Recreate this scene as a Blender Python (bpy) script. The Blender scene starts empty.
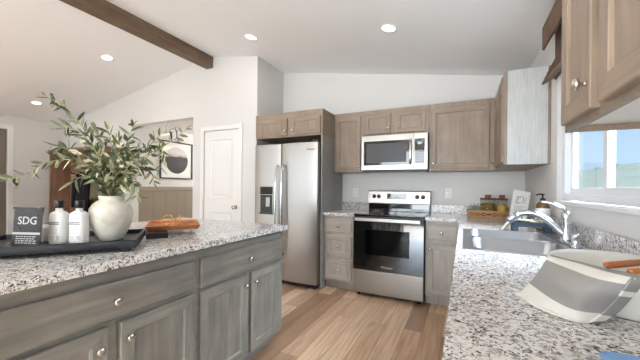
import bpy, bmesh, math, random
from mathutils import Vector, Matrix
from mathutils.geometry import interpolate_bezier
random.seed(7)
sc = bpy.context.scene
COL = sc.collection
PI = math.pi

# ------------------------------------------------------------------ camera
cam_d = bpy.data.cameras.new('camera'); cam = bpy.data.objects.new('camera', cam_d); COL.objects.link(cam)
cam_d.sensor_width = 36.0; cam_d.lens = 36.0 * 299.468 / 640.0
cam_d.shift_y = 8.08 / 640.0
cam_d.clip_start = 0.02; cam_d.clip_end = 200
_a, _q = math.radians(25.5827), math.radians(.5667)
_r = Vector((math.cos(_a), math.sin(_a), 0)); _f = Vector((-math.sin(_a), math.cos(_a), 0)); _u = Vector((0, 0, 1))
_r2 = _r*math.cos(_q) + _u*math.sin(_q); _u2 = _u*math.cos(_q) - _r*math.sin(_q)
cam.matrix_world = Matrix(((_r2.x, _u2.x, -_f.x, -.5997), (_r2.y, _u2.y, -_f.y, -3.8926), (_r2.z, _u2.z, -_f.z, 1.2033), (0, 0, 0, 1)))
sc.camera = cam

# ------------------------------------------------------------------ world and lights
w = bpy.data.worlds.new('sky'); sc.world = w; w.use_nodes = True
nt = w.node_tree; nt.nodes.clear()
tc = nt.nodes.new('ShaderNodeTexCoord'); sp = nt.nodes.new('ShaderNodeSeparateXYZ')
cr = nt.nodes.new('ShaderNodeValToRGB'); bg = nt.nodes.new('ShaderNodeBackground'); ou = nt.nodes.new('ShaderNodeOutputWorld')
cr.color_ramp.elements[0].position = 0.0; cr.color_ramp.elements[0].color = (.52, .74, .93, 1)
cr.color_ramp.elements[1].position = .5; cr.color_ramp.elements[1].color = (.22, .44, .80, 1)
nt.links.new(tc.outputs['Generated'], sp.inputs[0]); nt.links.new(sp.outputs['Z'], cr.inputs[0])
nt.links.new(cr.outputs[0], bg.inputs[0]); nt.links.new(bg.outputs[0], ou.inputs[0])
bg.inputs[1].default_value = 1.2

def area(name, loc, target, sx, sy, power, color=(1, 1, 1), shape='RECTANGLE', spread=PI):
    l = bpy.data.lights.new(name, 'AREA'); l.shape = shape; l.size = sx; l.size_y = sy; l.energy = power; l.color = color
    l.spread = spread
    o = bpy.data.objects.new(name, l); COL.objects.link(o); o.location = loc
    d = Vector(target) - Vector(loc); o.rotation_euler = d.to_track_quat('-Z', 'Y').to_euler()
    return o
sun_d = bpy.data.lights.new('sun', 'SUN'); sun_d.energy = 2.5; sun_d.angle = math.radians(.6); sun_d.color = (1, .97, .92)
sun = bpy.data.objects.new('sun', sun_d); COL.objects.link(sun)
sun.rotation_euler = Vector((.70, .30, -.8)).to_track_quat('-Z', 'Y').to_euler()
# window daylight, plus unseen fill lamps added behind the camera and in the hall
area('added_fill_kitchen', (-1.9, -7.35, 1.45), (-1.15, 0, 2.1), 2.6, 2.1, 46, (.90, .96, 1.0), spread=math.radians(95))  # unseen lamp added to fill the kitchen and its back wall
area('added_fill_living', (-5.9, -7.35, 1.45), (-5.6, 0, 2.2), 2.6, 2.1, 34, (.92, .97, 1.0))  # unseen lamp added as soft fill on the living side
area('window_daylight', (2.7, -1.9, 4.2), (-.6, -1.9, 1.0), 4.2, 3.0, 1500, (.76, .88, 1.0))
area('added_floor_fill_kitchen', (-1.9, -10.6, 4.4), (-1.9, -5.9, 0), 2.4, 1.6, 1250, (.66, .84, 1.0), spread=math.radians(50))  # added lamp, cool tint; lights the unseen floor to bounce onto the ceiling
area('added_floor_fill_living', (-5.9, -10.6, 4.4), (-5.9, -5.9, 0), 2.4, 1.6, 330, (.68, .85, 1.0), spread=math.radians(50))  # second added floor lamp, lifts the left wall and ceiling by bounce
area('added_fill_hall', (-4.9, 1.8, 2.0), (-5.6, -.2, 1.3), .8, .8, 26, (1, .97, .93))  # unseen lamp added to brighten the hall
sc.view_settings.view_transform = 'Standard'; sc.view_settings.look = 'None'
sc.view_settings.gamma = 1; sc.view_settings.use_curve_mapping = False
sc.view_settings.exposure = 0.18

# ------------------------------------------------------------------ materials
def srgb(r, g, b):
    f = lambda c: (c/255/12.92) if c/255 <= .04045 else ((c/255+.055)/1.055)**2.4
    return (f(r), f(g), f(b), 1)
M = {}
def newmat(name):
    m = bpy.data.materials.new(name); m.use_nodes = True; M[name] = m
    return m, m.node_tree, m.node_tree.nodes['Principled BSDF']
def plain(name, rgb, rough=.5, metal=0, spec=.5, bump=0, bscale=200, coat=0):
    m, nt, b = newmat(name)
    b.inputs['Base Color'].default_value = srgb(*rgb); b.inputs['Roughness'].default_value = rough
    b.inputs['Metallic'].default_value = metal; b.inputs['Specular IOR Level'].default_value = spec
    b.inputs['Coat Weight'].default_value = coat
    n = nt.nodes.new('ShaderNodeTexNoise'); n.inputs['Scale'].default_value = bscale
    t = nt.nodes.new('ShaderNodeTexCoord'); nt.links.new(t.outputs['Object'], n.inputs['Vector'])
    if bump:
        bp = nt.nodes.new('ShaderNodeBump'); bp.inputs['Strength'].default_value = bump; bp.inputs['Distance'].default_value = .002
        nt.links.new(n.outputs[0], bp.inputs['Height']); nt.links.new(bp.outputs[0], b.inputs['Normal'])
    return m
def wood(name, c1, c2, c3, stretch, rough=.45, knots=.5, contrast=1.0):
    m, nt, b = newmat(name)
    t = nt.nodes.new('ShaderNodeTexCoord'); mp = nt.nodes.new('ShaderNodeMapping'); mp.inputs['Scale'].default_value = stretch
    nt.links.new(t.outputs['Object'], mp.inputs[0])
    n1 = nt.nodes.new('ShaderNodeTexNoise'); n1.inputs['Scale'].default_value = 1; n1.inputs['Detail'].default_value = 6; n1.inputs['Roughness'].default_value = .62
    n1.inputs['Distortion'].default_value = .5
    nt.links.new(mp.outputs[0], n1.inputs['Vector'])
    n2 = nt.nodes.new('ShaderNodeTexNoise'); n2.inputs['Scale'].default_value = 5; n2.inputs['Detail'].default_value = 3
    nt.links.new(t.outputs['Object'], n2.inputs['Vector'])
    mx = nt.nodes.new('ShaderNodeMix'); mx.data_type = 'FLOAT'; mx.inputs[0].default_value = .35
    nt.links.new(n1.outputs[0], mx.inputs[2]); nt.links.new(n2.outputs[0], mx.inputs[3])
    r = nt.nodes.new('ShaderNodeValToRGB'); e = r.color_ramp.elements
    e[0].position = .5-.17*contrast; e[0].color = srgb(*c1); e[1].position = .5+.17*contrast; e[1].color = srgb(*c3)
    k = e.new(.5); k.color = srgb(*c2)
    nt.links.new(mx.outputs[0], r.inputs[0]); nt.links.new(r.outputs[0], b.inputs['Base Color'])
    b.inputs['Roughness'].default_value = rough
    bp = nt.nodes.new('ShaderNodeBump'); bp.inputs['Strength'].default_value = .12; bp.inputs['Distance'].default_value = .001
    nt.links.new(n1.outputs[0], bp.inputs['Height']); nt.links.new(bp.outputs[0], b.inputs['Normal'])
    return m
WC = ((112, 97, 84), (142, 125, 110), (162, 146, 129))
wood('cab_v', *WC, (26, 26, 2.2), contrast=1.35); wood('cab_h', *WC, (2.2, 2.2, 26), contrast=1.35)
wood('cab_panel', (132, 130, 127), (146, 145, 142), (160, 159, 156), (60, 60, 5))
wood('cab_panel_light', (178, 178, 174), (194, 194, 190), (208, 208, 204), (90, 90, 6))
WI = ((88, 86, 81), (118, 115, 108), (142, 138, 130)); wood('island_shaded_v', *WI, (26, 26, 2.2), contrast=1.3); wood('island_shaded_h', *WI, (26, 2.2, 26), contrast=1.3)  # same cabinet wood, darker and greyer: shade and cool light put into the colour
WB = ((142, 134, 126), (162, 155, 147), (178, 171, 163)); wood('base_lit_v', *WB, (26, 26, 2.2), contrast=1.5); wood('base_lit_h', *WB, (2.2, 26, 26), contrast=1.5)  # same cabinet wood, paler: the light on the base fronts put into the colour
wood('beam_wood', (78, 62, 48), (104, 84, 66), (124, 102, 80), (22, 1.2, 22), .6)
wood('brown_wood', (118, 88, 70), (140, 106, 86), (158, 124, 104), (26, 26, 2), .5)
wood('orange_wood', (150, 84, 42), (178, 106, 58), (196, 128, 76), (3, 30, 30), .38)
wood('pale_wood', (178, 150, 120), (196, 170, 140), (210, 186, 158), (30, 3, 30), .5)
wood('dark_lid', (92, 58, 38), (116, 76, 52), (134, 92, 64), (60, 4, 60), .5)
wood('shade_weave', (70, 50, 40), (104, 80, 64), (140, 114, 94), (20, 3, 160), .8, contrast=1.3)
plain('wall_paint', (224, 222, 219), .75, bump=.05, bscale=350)
plain('ceiling_paint', (248, 249, 250), .85, bump=.08, bscale=250)
plain('trim_white', (240, 239, 236), .4)
plain('door_white', (238, 237, 234), .42)
plain('dim_taupe', (120, 110, 98), .5)
plain('wainscot', (150, 138, 122), .5)
plain('vinyl_white', (244, 245, 246), .3)
plain('melamine', (236, 232, 224), .4)
plain('steel_dark', (70, 70, 72), .35, 1)
plain('chrome', (215, 218, 222), .14, 1)
plain('nickel', (205, 200, 192), .22, 1)
plain('black_gloss', (10, 10, 12), .06, 0, .6, coat=.5)
plain('black_plastic', (20, 20, 22), .35)
plain('dark_plastic', (46, 47, 50), .4)
plain('slate_tray', (34, 37, 43), .42, bump=.3, bscale=60)
plain('white_plastic', (238, 238, 236), .35)
plain('label_grey', (196, 198, 202), .5)
plain('ink', (70, 72, 78), .6)
plain('ink_black', (24, 24, 26), .6)
plain('paper', (240, 238, 232), .7)
plain('gold', (212, 168, 96), .25, 1)
plain('amber', (96, 62, 18), .12, coat=.6)
plain('blue_slate', (62, 78, 92), .45)
plain('ceramic_white', (226, 224, 216), .35, bump=.15, bscale=25)
plain('leaf_green', (112, 119, 84), .5); plain('leaf_dark', (68, 78, 50), .45); plain('leaf_pale', (200, 194, 166), .55)
plain('stem_tan', (150, 136, 104), .7)
plain('succulent', (142, 156, 130), .6)
plain('pasta', (222, 178, 96), .6, bump=.8, bscale=120)
plain('spice', (150, 118, 50), .6, bump=.8, bscale=120)
plain('black_cloth', (22, 22, 25), .9); plain('olive_cloth', (104, 96, 74), .9)
plain('outlet_white', (240, 238, 234), .35); plain('slot_dark', (60, 58, 56), .6)
plain('blue_cloth', (110, 150, 196), .8, bump=.6, bscale=90)
plain('gravel', (176, 172, 164), .9, bump=.5, bscale=20)
plain('fence_vinyl', (196, 204, 186), .6)
plain('fringe', (232, 229, 222), .9, bump=.5, bscale=300)
plain('wicker', (196, 152, 110), .65, bump=.5, bscale=120)
plain('basket_dark', (84, 54, 34), .8)
plain('caulk', (200, 200, 198), .4)

# vase: chalky cream glaze with faint crackle
m, nt, b = newmat('vase_cream')
n = nt.nodes.new('ShaderNodeTexNoise'); n.inputs['Scale'].default_value = 14; n.inputs['Detail'].default_value = 8
t = nt.nodes.new('ShaderNodeTexCoord'); nt.links.new(t.outputs['Object'], n.inputs['Vector'])
r = nt.nodes.new('ShaderNodeValToRGB'); r.color_ramp.elements[0].position = .3; r.color_ramp.elements[0].color = srgb(198, 192, 177)
r.color_ramp.elements[1].position = .6; r.color_ramp.elements[1].color = srgb(224, 220, 208)
nt.links.new(n.outputs[0], r.inputs[0]); nt.links.new(r.outputs[0], b.inputs['Base Color']); b.inputs['Roughness'].default_value = .4
bp = nt.nodes.new('ShaderNodeBump'); bp.inputs['Strength'].default_value = .3; bp.inputs['Distance'].default_value = .004
nt.links.new(n.outputs[0], bp.inputs['Height']); nt.links.new(bp.outputs[0], b.inputs['Normal'])

# brushed stainless, horizontal or vertical brushing
def steel(name, rgb, rough, sx):
    m, nt, b = newmat(name)
    b.inputs['Metallic'].default_value = 1
    t = nt.nodes.new('ShaderNodeTexCoord'); mp = nt.nodes.new('ShaderNodeMapping'); mp.inputs['Scale'].default_value = sx
    n = nt.nodes.new('ShaderNodeTexNoise'); n.inputs['Scale'].default_value = 1; n.inputs['Detail'].default_value = 2
    nt.links.new(t.outputs['Object'], mp.inputs[0]); nt.links.new(mp.outputs[0], n.inputs['Vector'])
    b.inputs['Base Color'].default_value = srgb(*rgb)
    mr = nt.nodes.new('ShaderNodeMapRange'); mr.inputs[3].default_value = rough-.05; mr.inputs[4].default_value = rough+.08
    nt.links.new(n.outputs[0], mr.inputs[0]); nt.links.new(mr.outputs[0], b.inputs['Roughness'])
    b.inputs['Anisotropic'].default_value = .5 if name == 'steel' else 0
    return m
steel('steel', (168, 165, 161), .31, (3, 3, 400)); steel('sink_steel', (172, 174, 177), .29, (20, 20, 20))

# granite
m, nt, b = newmat('granite')
t = nt.nodes.new('ShaderNodeTexCoord')
nd = nt.nodes.new('ShaderNodeTexNoise'); nd.inputs['Scale'].default_value = 60; nd.inputs['Detail'].default_value = 3
nt.links.new(t.outputs['Object'], nd.inputs['Vector'])
va = nt.nodes.new('ShaderNodeVectorMath'); va.operation = 'MULTIPLY_ADD'; va.inputs[1].default_value = (.02, .02, .02)
nt.links.new(nd.outputs['Color'], va.inputs[0]); nt.links.new(t.outputs['Object'], va.inputs[2])
def vor(scale, stops):
    v = nt.nodes.new('ShaderNodeTexVoronoi'); v.inputs['Scale'].default_value = scale
    nt.links.new(va.outputs[0], v.inputs['Vector'])
    s = nt.nodes.new('ShaderNodeSeparateColor'); nt.links.new(v.outputs['Color'], s.inputs[0])
    r = nt.nodes.new('ShaderNodeValToRGB'); r.color_ramp.interpolation = 'CONSTANT'
    e = r.color_ramp.elements
    e[0].position = stops[0][0]; e[0].color = srgb(*stops[0][1]); e[1].position = stops[1][0]; e[1].color = srgb(*stops[1][1])
    for p_, c_ in stops[2:]:
        k = e.new(p_); k.color = srgb(*c_)
    nt.links.new(s.outputs[0], r.inputs[0]); return r, s
rA, sA = vor(150, [(0, (226, 224, 222)), (.40, (208, 205, 202)), (.58, (188, 178, 168)), (.66, (152, 149, 150)), (.78, (230, 229, 228)), (.92, (176, 173, 173))])
rB, sB = vor(215, [(0, (46, 45, 50)), (.11, (84, 78, 78)), (.175, (122, 110, 102)), (.23, (255, 255, 255))])
gt = nt.nodes.new('ShaderNodeMath'); gt.operation = 'GREATER_THAN'; gt.inputs[1].default_value = .23
# dark flecks gather in clusters
nc = nt.nodes.new('ShaderNodeTexNoise'); nc.inputs['Scale'].default_value = 34; nt.links.new(t.outputs['Object'], nc.inputs['Vector'])
ad = nt.nodes.new('ShaderNodeMath'); ad.operation = 'MULTIPLY_ADD'; ad.inputs[1].default_value = .9; ad.inputs[2].default_value = -.38
nt.links.new(nc.outputs[0], ad.inputs[0])
a2 = nt.nodes.new('ShaderNodeMath'); a2.operation = 'ADD'; nt.links.new(sB.outputs[0], a2.inputs[0]); nt.links.new(ad.outputs[0], a2.inputs[1])
nt.links.new(a2.outputs[0], gt.inputs[0]); nt.links.new(a2.outputs[0], rB.inputs[0])
mx = nt.nodes.new('ShaderNodeMix'); mx.data_type = 'RGBA'
nt.links.new(gt.outputs[0], mx.inputs[0]); nt.links.new(rB.outputs[0], mx.inputs[6]); nt.links.new(rA.outputs[0], mx.inputs[7])
nt.links.new(mx.outputs[2], b.inputs['Base Color']); b.inputs['Roughness'].default_value = .13; b.inputs['Specular IOR Level'].default_value = .5

# plank floor, planks run along Y
m, nt, b = newmat('floor_planks')
t = nt.nodes.new('ShaderNodeTexCoord'); mp = nt.nodes.new('ShaderNodeMapping'); mp.inputs['Rotation'].default_value = (0, 0, PI/2)
nt.links.new(t.outputs['Object'], mp.inputs[0])
br = nt.nodes.new('ShaderNodeTexBrick'); br.offset = .37; br.inputs['Scale'].default_value = 1
br.inputs['Brick Width'].default_value = 1.25; br.inputs['Row Height'].default_value = .15; br.inputs['Mortar Size'].default_value = .0012
br.inputs['Color1'].default_value = (0, 0, 0, 1); br.inputs['Color2'].default_value = (1, 1, 1, 1); br.inputs['Mortar'].default_value = (.5, .5, .5, 1)
nt.links.new(mp.outputs[0], br.inputs['Vector'])
g1 = nt.nodes.new('ShaderNodeMapping'); g1.inputs['Scale'].default_value = (24, 1.6, 1)
va = nt.nodes.new('ShaderNodeVectorMath'); va.operation = 'MULTIPLY_ADD'; va.inputs[1].default_value = (0, 9, 0)
nt.links.new(br.outputs['Color'], va.inputs[0]); nt.links.new(t.outputs['Object'], va.inputs[2]); nt.links.new(va.outputs[0], g1.inputs[0])
n = nt.nodes.new('ShaderNodeTexNoise'); n.inputs['Scale'].default_value = 1; n.inputs['Detail'].default_value = 6; n.inputs['Distortion'].default_value = 1.2
nt.links.new(g1.outputs[0], n.inputs['Vector'])
r1 = nt.nodes.new('ShaderNodeValToRGB'); e = r1.color_ramp.elements
e[0].position = 0; e[0].color = srgb(150, 116, 90); e[1].position = 1; e[1].color = srgb(226, 196, 166); k = e.new(.5); k.color = srgb(200, 166, 136)
nt.links.new(br.outputs['Color'], r1.inputs[0])
r2 = nt.nodes.new('ShaderNodeValToRGB'); r2.color_ramp.elements[0].position = .3; r2.color_ramp.elements[0].color = (.62, .58, .55, 1)
r2.color_ramp.elements[1].position = .62; r2.color_ramp.elements[1].color = (1, 1, 1, 1)
nt.links.new(n.outputs[0], r2.inputs[0])
mu = nt.nodes.new('ShaderNodeMix'); mu.data_type = 'RGBA'; mu.blend_type = 'MULTIPLY'; mu.inputs[0].default_value = .8
nt.links.new(r1.outputs[0], mu.inputs[6]); nt.links.new(r2.outputs[0], mu.inputs[7])
m2 = nt.nodes.new('ShaderNodeMix'); m2.data_type = 'RGBA'; m2.inputs[7].default_value = srgb(96, 72, 54)
nt.links.new(br.outputs['Fac'], m2.inputs[0]); nt.links.new(mu.outputs[2], m2.inputs[6])
nt.links.new(m2.outputs[2], b.inputs['Base Color']); b.inputs['Roughness'].default_value = .38

# thin clear glass
def thin_glass(name, tint=(1, 1, 1), gloss=.08):
    m, nt, b = newmat(name); nt.nodes.remove(b)
    o = nt.nodes['Material Output']; tr = nt.nodes.new('ShaderNodeBsdfTransparent'); gl = nt.nodes.new('ShaderNodeBsdfGlossy'); mx = nt.nodes.new('ShaderNodeMixShader')
    lw = nt.nodes.new('ShaderNodeLayerWeight'); lw.inputs[0].default_value = .5
    fp = nt.nodes.new('ShaderNodeMath'); fp.operation = 'POWER'; fp.inputs[1].default_value = 4; nt.links.new(lw.outputs['Facing'], fp.inputs[0])
    fr = nt.nodes.new('ShaderNodeMath'); fr.operation = 'MULTIPLY_ADD'; fr.inputs[1].default_value = .6; fr.inputs[2].default_value = .015; nt.links.new(fp.outputs[0], fr.inputs[0])
    tr.inputs[0].default_value = (*tint, 1); gl.inputs['Roughness'].default_value = .02
    nt.links.new(fr.outputs[0], mx.inputs[0]); nt.links.new(tr.outputs[0], mx.inputs[1]); nt.links.new(gl.outputs[0], mx.inputs[2]); nt.links.new(mx.outputs[0], o.inputs[0])
thin_glass('glass'); thin_glass('glass_jar', (.95, .96, .93)); thin_glass('oven_glass', (.28, .29, .3))
def emit(name, rgb, s):
    m, nt, b = newmat(name); b.inputs['Base Color'].default_value = srgb(*rgb)
    b.inputs['Emission Color'].default_value = srgb(*rgb); b.inputs['Emission Strength'].default_value = s
emit('lamp', (255, 250, 242), 6); emit('display', (150, 180, 200), .35)
# towel weave
m, nt, b = newmat('towel')
t = nt.nodes.new('ShaderNodeUVMap'); sx = nt.nodes.new('ShaderNodeSeparateXYZ'); nt.links.new(t.outputs[0], sx.inputs[0])
r = nt.nodes.new('ShaderNodeValToRGB'); r.color_ramp.interpolation = 'CONSTANT'; e = r.color_ramp.elements
gy, wh = srgb(152, 150, 147), srgb(226, 223, 216)
e[0].position = 0; e[0].color = gy; e[1].position = .43; e[1].color = wh
for p_, c_ in ((.52, gy), (.87, wh)): k = e.new(p_); k.color = c_
nt.links.new(sx.outputs['Y'], r.inputs[0]); nt.links.new(r.outputs[0], b.inputs['Base Color']); b.inputs['Roughness'].default_value = .95
wv = nt.nodes.new('ShaderNodeTexChecker'); wv.inputs['Scale'].default_value = 160; nt.links.new(t.outputs[0], wv.inputs['Vector'])
bp = nt.nodes.new('ShaderNodeBump'); bp.inputs['Strength'].default_value = .35; bp.inputs['Distance'].default_value = .001
nt.links.new(wv.outputs['Fac'], bp.inputs['Height']); nt.links.new(bp.outputs[0], b.inputs['Normal'])

# ------------------------------------------------------------------ mesh helpers (world coordinates)
class MB:
    def __init__(self): self.bm = bmesh.new(); self.uv = None
    def box(self, x0, x1, y0, y1, z0, z1, bev=0, mi=0, seg=2):
        x0, x1 = sorted((x0, x1)); y0, y1 = sorted((y0, y1)); z0, z1 = sorted((z0, z1))
        vs = [self.bm.verts.new((x, y, z)) for x in (x0, x1) for y in (y0, y1) for z in (z0, z1)]
        fs = [self.bm.faces.new([vs[i] for i in f]) for f in ((0, 1, 3, 2), (4, 6, 7, 5), (0, 4, 5, 1), (2, 3, 7, 6), (0, 2, 6, 4), (1, 5, 7, 3))]
        for f in fs: f.material_index = mi
        if bev:
            es = list({e for f in fs for e in f.edges})
            r = bmesh.ops.bevel(self.bm, geom=es, offset=bev, segments=seg, affect='EDGES', profile=.7)
            for f in r['faces']: f.smooth = True; f.material_index = mi
        return self
    def obox(self, c, u, v, n, a, b_, d, bev=0, mi=0):
        """box centred on c with half sizes a,b_,d along unit axes u,v,n"""
        c, u, v, n = Vector(c), Vector(u).normalized(), Vector(v).normalized(), Vector(n).normalized()
        vs = [self.bm.verts.new(c+u*a*i+v*b_*j+n*d*k) for i in (-1, 1) for j in (-1, 1) for k in (-1, 1)]
        fs = [self.bm.faces.new([vs[i] for i in f]) for f in ((0, 1, 3, 2), (4, 6, 7, 5), (0, 4, 5, 1), (2, 3, 7, 6), (0, 2, 6, 4), (1, 5, 7, 3))]
        for f in fs: f.material_index = mi
        if bev:
            es = list({e for f in fs for e in f.edges})
            r = bmesh.ops.bevel(self.bm, geom=es, offset=bev, segments=2, affect='EDGES')
            for f in r['faces']: f.smooth = True; f.material_index = mi
        return self
    def loops(self, rings, closed=True, cap0=True, cap1=True, smooth=True, mi=0, cyc=False):
        V = [[self.bm.verts.new(p) for p in ring] for ring in rings]
        n = len(V[0]); R = len(V)
        for i in range(R if cyc else R-1):
            for j in range(n if closed else n-1):
                f = self.bm.faces.new((V[i][j], V[i][(j+1) % n], V[(i+1) % R][(j+1) % n], V[(i+1) % R][j])); f.smooth = smooth; f.material_index = mi
        if closed and not cyc:
            if cap0: f = self.bm.faces.new(V[0][::-1]); f.material_index = mi
            if cap1: f = self.bm.faces.new(V[-1]); f.material_index = mi
        return V
    def lathe(self, c, prof, axis=(0, 0, 1), n=28, mi=0, cap0=True, cap1=True, sx=1, sy=1):
        ax = Vector(axis).normalized(); c = Vector(c)
        e1 = ax.orthogonal().normalized() if abs(ax.z) < .99 else Vector((1, 0, 0)); e2 = ax.cross(e1)
        rings = [[c+ax*h+e1*(r*math.cos(2*PI*k/n)*sx)+e2*(r*math.sin(2*PI*k/n)*sy) for k in range(n)] for r, h in prof]
        self.loops(rings, mi=mi, cap0=cap0, cap1=cap1); return self
    def tube(self, pts, rad, n=10, mi=0, cyc=False, flat=1.0):
        pts = [Vector(p) for p in pts]; N = len(pts)
        rad = rad if isinstance(rad, (list, tuple)) else [rad]*N
        rings = []; prev = None
        for i, p in enumerate(pts):
            if cyc: t = (pts[(i+1) % N]-pts[i-1]).normalized()
            else: t = (pts[min(i+1, N-1)]-pts[max(i-1, 0)]).normalized()
            e1 = t.orthogonal().normalized() if prev is None else (prev-t*prev.dot(t)).normalized()
            prev = e1; e2 = t.cross(e1)
            rings.append([p+e1*(rad[i]*math.cos(2*PI*k/n))+e2*(rad[i]*flat*math.sin(2*PI*k/n)) for k in range(n)])
        self.loops(rings, mi=mi, cyc=cyc); return self
    def quad(self, a, b, c, d, mi=0, smooth=False):
        f = self.bm.faces.new([self.bm.verts.new(p) for p in (a, b, c, d)]); f.material_index = mi; f.smooth = smooth; return f
    def panel(self, o, u, v, n, W, H, T, mode='shaker', rail=.055, mis=(0, 1), raised=False):
        """a cabinet front: o = lower left back corner, u right, v up, n outward"""
        o, u, v, n = Vector(o), Vector(u), Vector(v), Vector(n)
        def ring(ins, dep): return [o+u*ins+v*ins+n*dep, o+u*(W-ins)+v*ins+n*dep, o+u*(W-ins)+v*(H-ins)+n*dep, o+u*ins+v*(H-ins)+n*dep]
        if mode == 'slab': steps = [(0, 0), (0, T-.003), (.003, T-.001), (.008, T)]
        else: steps = [(0, 0), (0, T-.003), (.003, T), (rail, T), (rail+.002, T-.003), (rail+.009, T-.008)]
        R = [[self.bm.verts.new(p) for p in ring(*s)] for s in steps]
        for i in range(len(R)-1):
            for j in range(4):
                f = self.bm.faces.new((R[i][j], R[i][(j+1) % 4], R[i+1][(j+1) % 4], R[i+1][j]))
                hor = mis[1] if (j in (0, 2) or mode == 'slab') else mis[0]
                f.material_index = hor
        f = self.bm.faces.new(R[-1]); f.material_index = mis[1] if mode == 'slab' else mis[0]
        self.bm.faces.new(R[0][::-1])
        return self

def finish(name, mb, mats, parent, origin, kind=None):
    me = bpy.data.meshes.new(name); bmesh.ops.recalc_face_normals(mb.bm, faces=mb.bm.faces[:]) if not getattr(mb, 'keep', False) else None
    bmesh.ops.translate(mb.bm, verts=mb.bm.verts[:], vec=-Vector(origin))
    mb.bm.to_mesh(me); mb.bm.free()
    for mm in (mats if isinstance(mats, (list, tuple)) else [mats]): me.materials.append(M[mm])
    o = bpy.data.objects.new(name, me); COL.objects.link(o)
    if parent is None: o.location = origin
    else: o.parent = parent
    return o
def struct(name, mb, mats):
    o = finish(name, mb, mats, None, (0, 0, 0)); o['kind'] = 'structure'; return o
def tag(o, label, cat, group=None):
    o['label'] = label; o['category'] = cat
    if group: o['group'] = group
    return o
class Thing:
    def __init__(self, name, label, cat, loc, group=None):
        self.o = bpy.data.objects.new(name, None); COL.objects.link(self.o); self.o.location = loc; self.loc = Vector(loc)
        self.o.empty_display_size = .1
        tag(self.o, label, cat, group)
    def part(self, name, mb, mats, parent=None, label=None):
        o = finish(name, mb, mats, parent or self.o, self.loc)
        if label: o['label'] = label
        return o
def single(name, mb, mats, label, cat, loc, group=None):
    return tag(finish(name, mb, mats, None, loc), label, cat, group)
def copy_tree(o, parent=None):
    c = o.copy(); COL.objects.link(c); c.parent = parent
    for ch in o.children: copy_tree(ch, c)
    return c
def text_mb(s, size, origin, u, v, n, depth=.0006, bold=0):
    """lettering as a mesh, lying in the plane (u,v) and raised along n; centred on origin"""
    cu = bpy.data.curves.new('t', 'FONT'); cu.body = s; cu.size = size; cu.align_x = 'CENTER'; cu.align_y = 'CENTER'
    cu.extrude = depth; cu.offset = bold; cu.resolution_u = 3
    ob = bpy.data.objects.new('t', cu); COL.objects.link(ob)
    dg = bpy.context.evaluated_depsgraph_get(); dg.update()
    me = bpy.data.meshes.new_from_object(ob.evaluated_get(dg))
    bpy.data.objects.remove(ob); bpy.data.curves.remove(cu)
    mb = MB(); mb.bm.from_mesh(me); bpy.data.meshes.remove(me)
    o, u, v, n = Vector(origin), Vector(u).normalized(), Vector(v).normalized(), Vector(n).normalized()
    for ve in mb.bm.verts: ve.co = o+u*ve.co.x+v*ve.co.y+n*(ve.co.z+depth)
    for f in mb.bm.faces: f.material_index = 0
    return mb
def rrect(cx, cy, hx, hy, r, z, n=6):
    pts = []
    for sx_, sy_, a0 in ((1, 1, 0), (-1, 1, PI/2), (-1, -1, PI), (1, -1, 3*PI/2)):
        for k in range(n+1):
            a = a0+PI/2*k/n
            pts.append(Vector((cx+sx_*(hx-r)+r*math.cos(a), cy+sy_*(hy-r)+r*math.sin(a), z)))
    return pts
def knob(thing, parent, p, n, name='knob'):
    mb = MB(); mb.lathe(p, [(.008, 0), (.0055, .004), (.0055, .012), (.015, .017), (.0165, .022), (.013, .027), (.004, .029)], n, 18)
    return thing.part(name, mb, 'nickel', parent)

# ------------------------------------------------------------------ the setting
XL, XR, YB, YF = -7.92, 0.0, 0.0, -7.5
RID = -3.96; ZE = 2.445; SL = 1/6; ZR = ZE + SL*3.96
HX = -5.74; PX0, PX1 = -5.73, -4.285; PY = -.645
struct('floor', MB().box(XL-.1, .12, YF-.1, 2.2, -.05, 0), 'floor_planks')
mb = MB()
for xa, za, xb, zb in ((XR+.15, ZE-SL*.15, RID, ZR), (RID, ZR, XL-.15, ZE-SL*.15)):
    V = [(xa, YF-.1, za), (xb, YF-.1, zb), (xb, .12, zb), (xa, .12, za)]
    T = [(x, y, z+.06) for x, y, z in V]
    mb.quad(*V); mb.quad(*T[::-1]); mb.quad(V[0], V[1], T[1], T[0]); mb.quad(V[1], V[2], T[2], T[1]); mb.quad(V[2], V[3], T[3], T[2]); mb.quad(V[3], V[0], T[0], T[3])
struct('ceiling', mb, 'ceiling_paint')
struct('wall_back', MB().box(-3.215, .1, 0, .1, 0, 3.04), 'wall_paint')
# right wall with the kitchen window opening
WY0, WY1, WZ0, WZ1 = -2.50, -1.238, 1.13, 2.05
mb = MB(); mb.box(0, .11, WY1, .0, 0, 2.45); mb.box(0, .11, YF, WY0, 0, 2.45); mb.box(0, .11, WY0, WY1, 0, WZ0); mb.box(0, .11, WY0, WY1, WZ1, 2.45)
struct('wall_right', mb, 'wall_paint')
mb = MB(); mb.box(-3.215, -3.10, PY, 0, 0, 3.05); struct('wall_pantry_side', mb, 'wall_paint')
# the long wall with the pantry door and the hall opening
mb = MB()
DX0, DX1, DZ = -4.055, -3.40, 2.02
mb.box(DX1, -3.215, PY, PY+.115, 0, 3.09); mb.box(DX0, DX1, PY, PY+.115, DZ, 3.10); mb.box(PX1, DX0, PY, PY+.115, 0, 3.10)
mb.box(PX0, PX1, PY, PY+.115, 2.255, 3.05); mb.box(XL, PX0, PY, PY+.115, 0, 2.82)
struct('wall_hall', mb, 'wall_paint')
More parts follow.
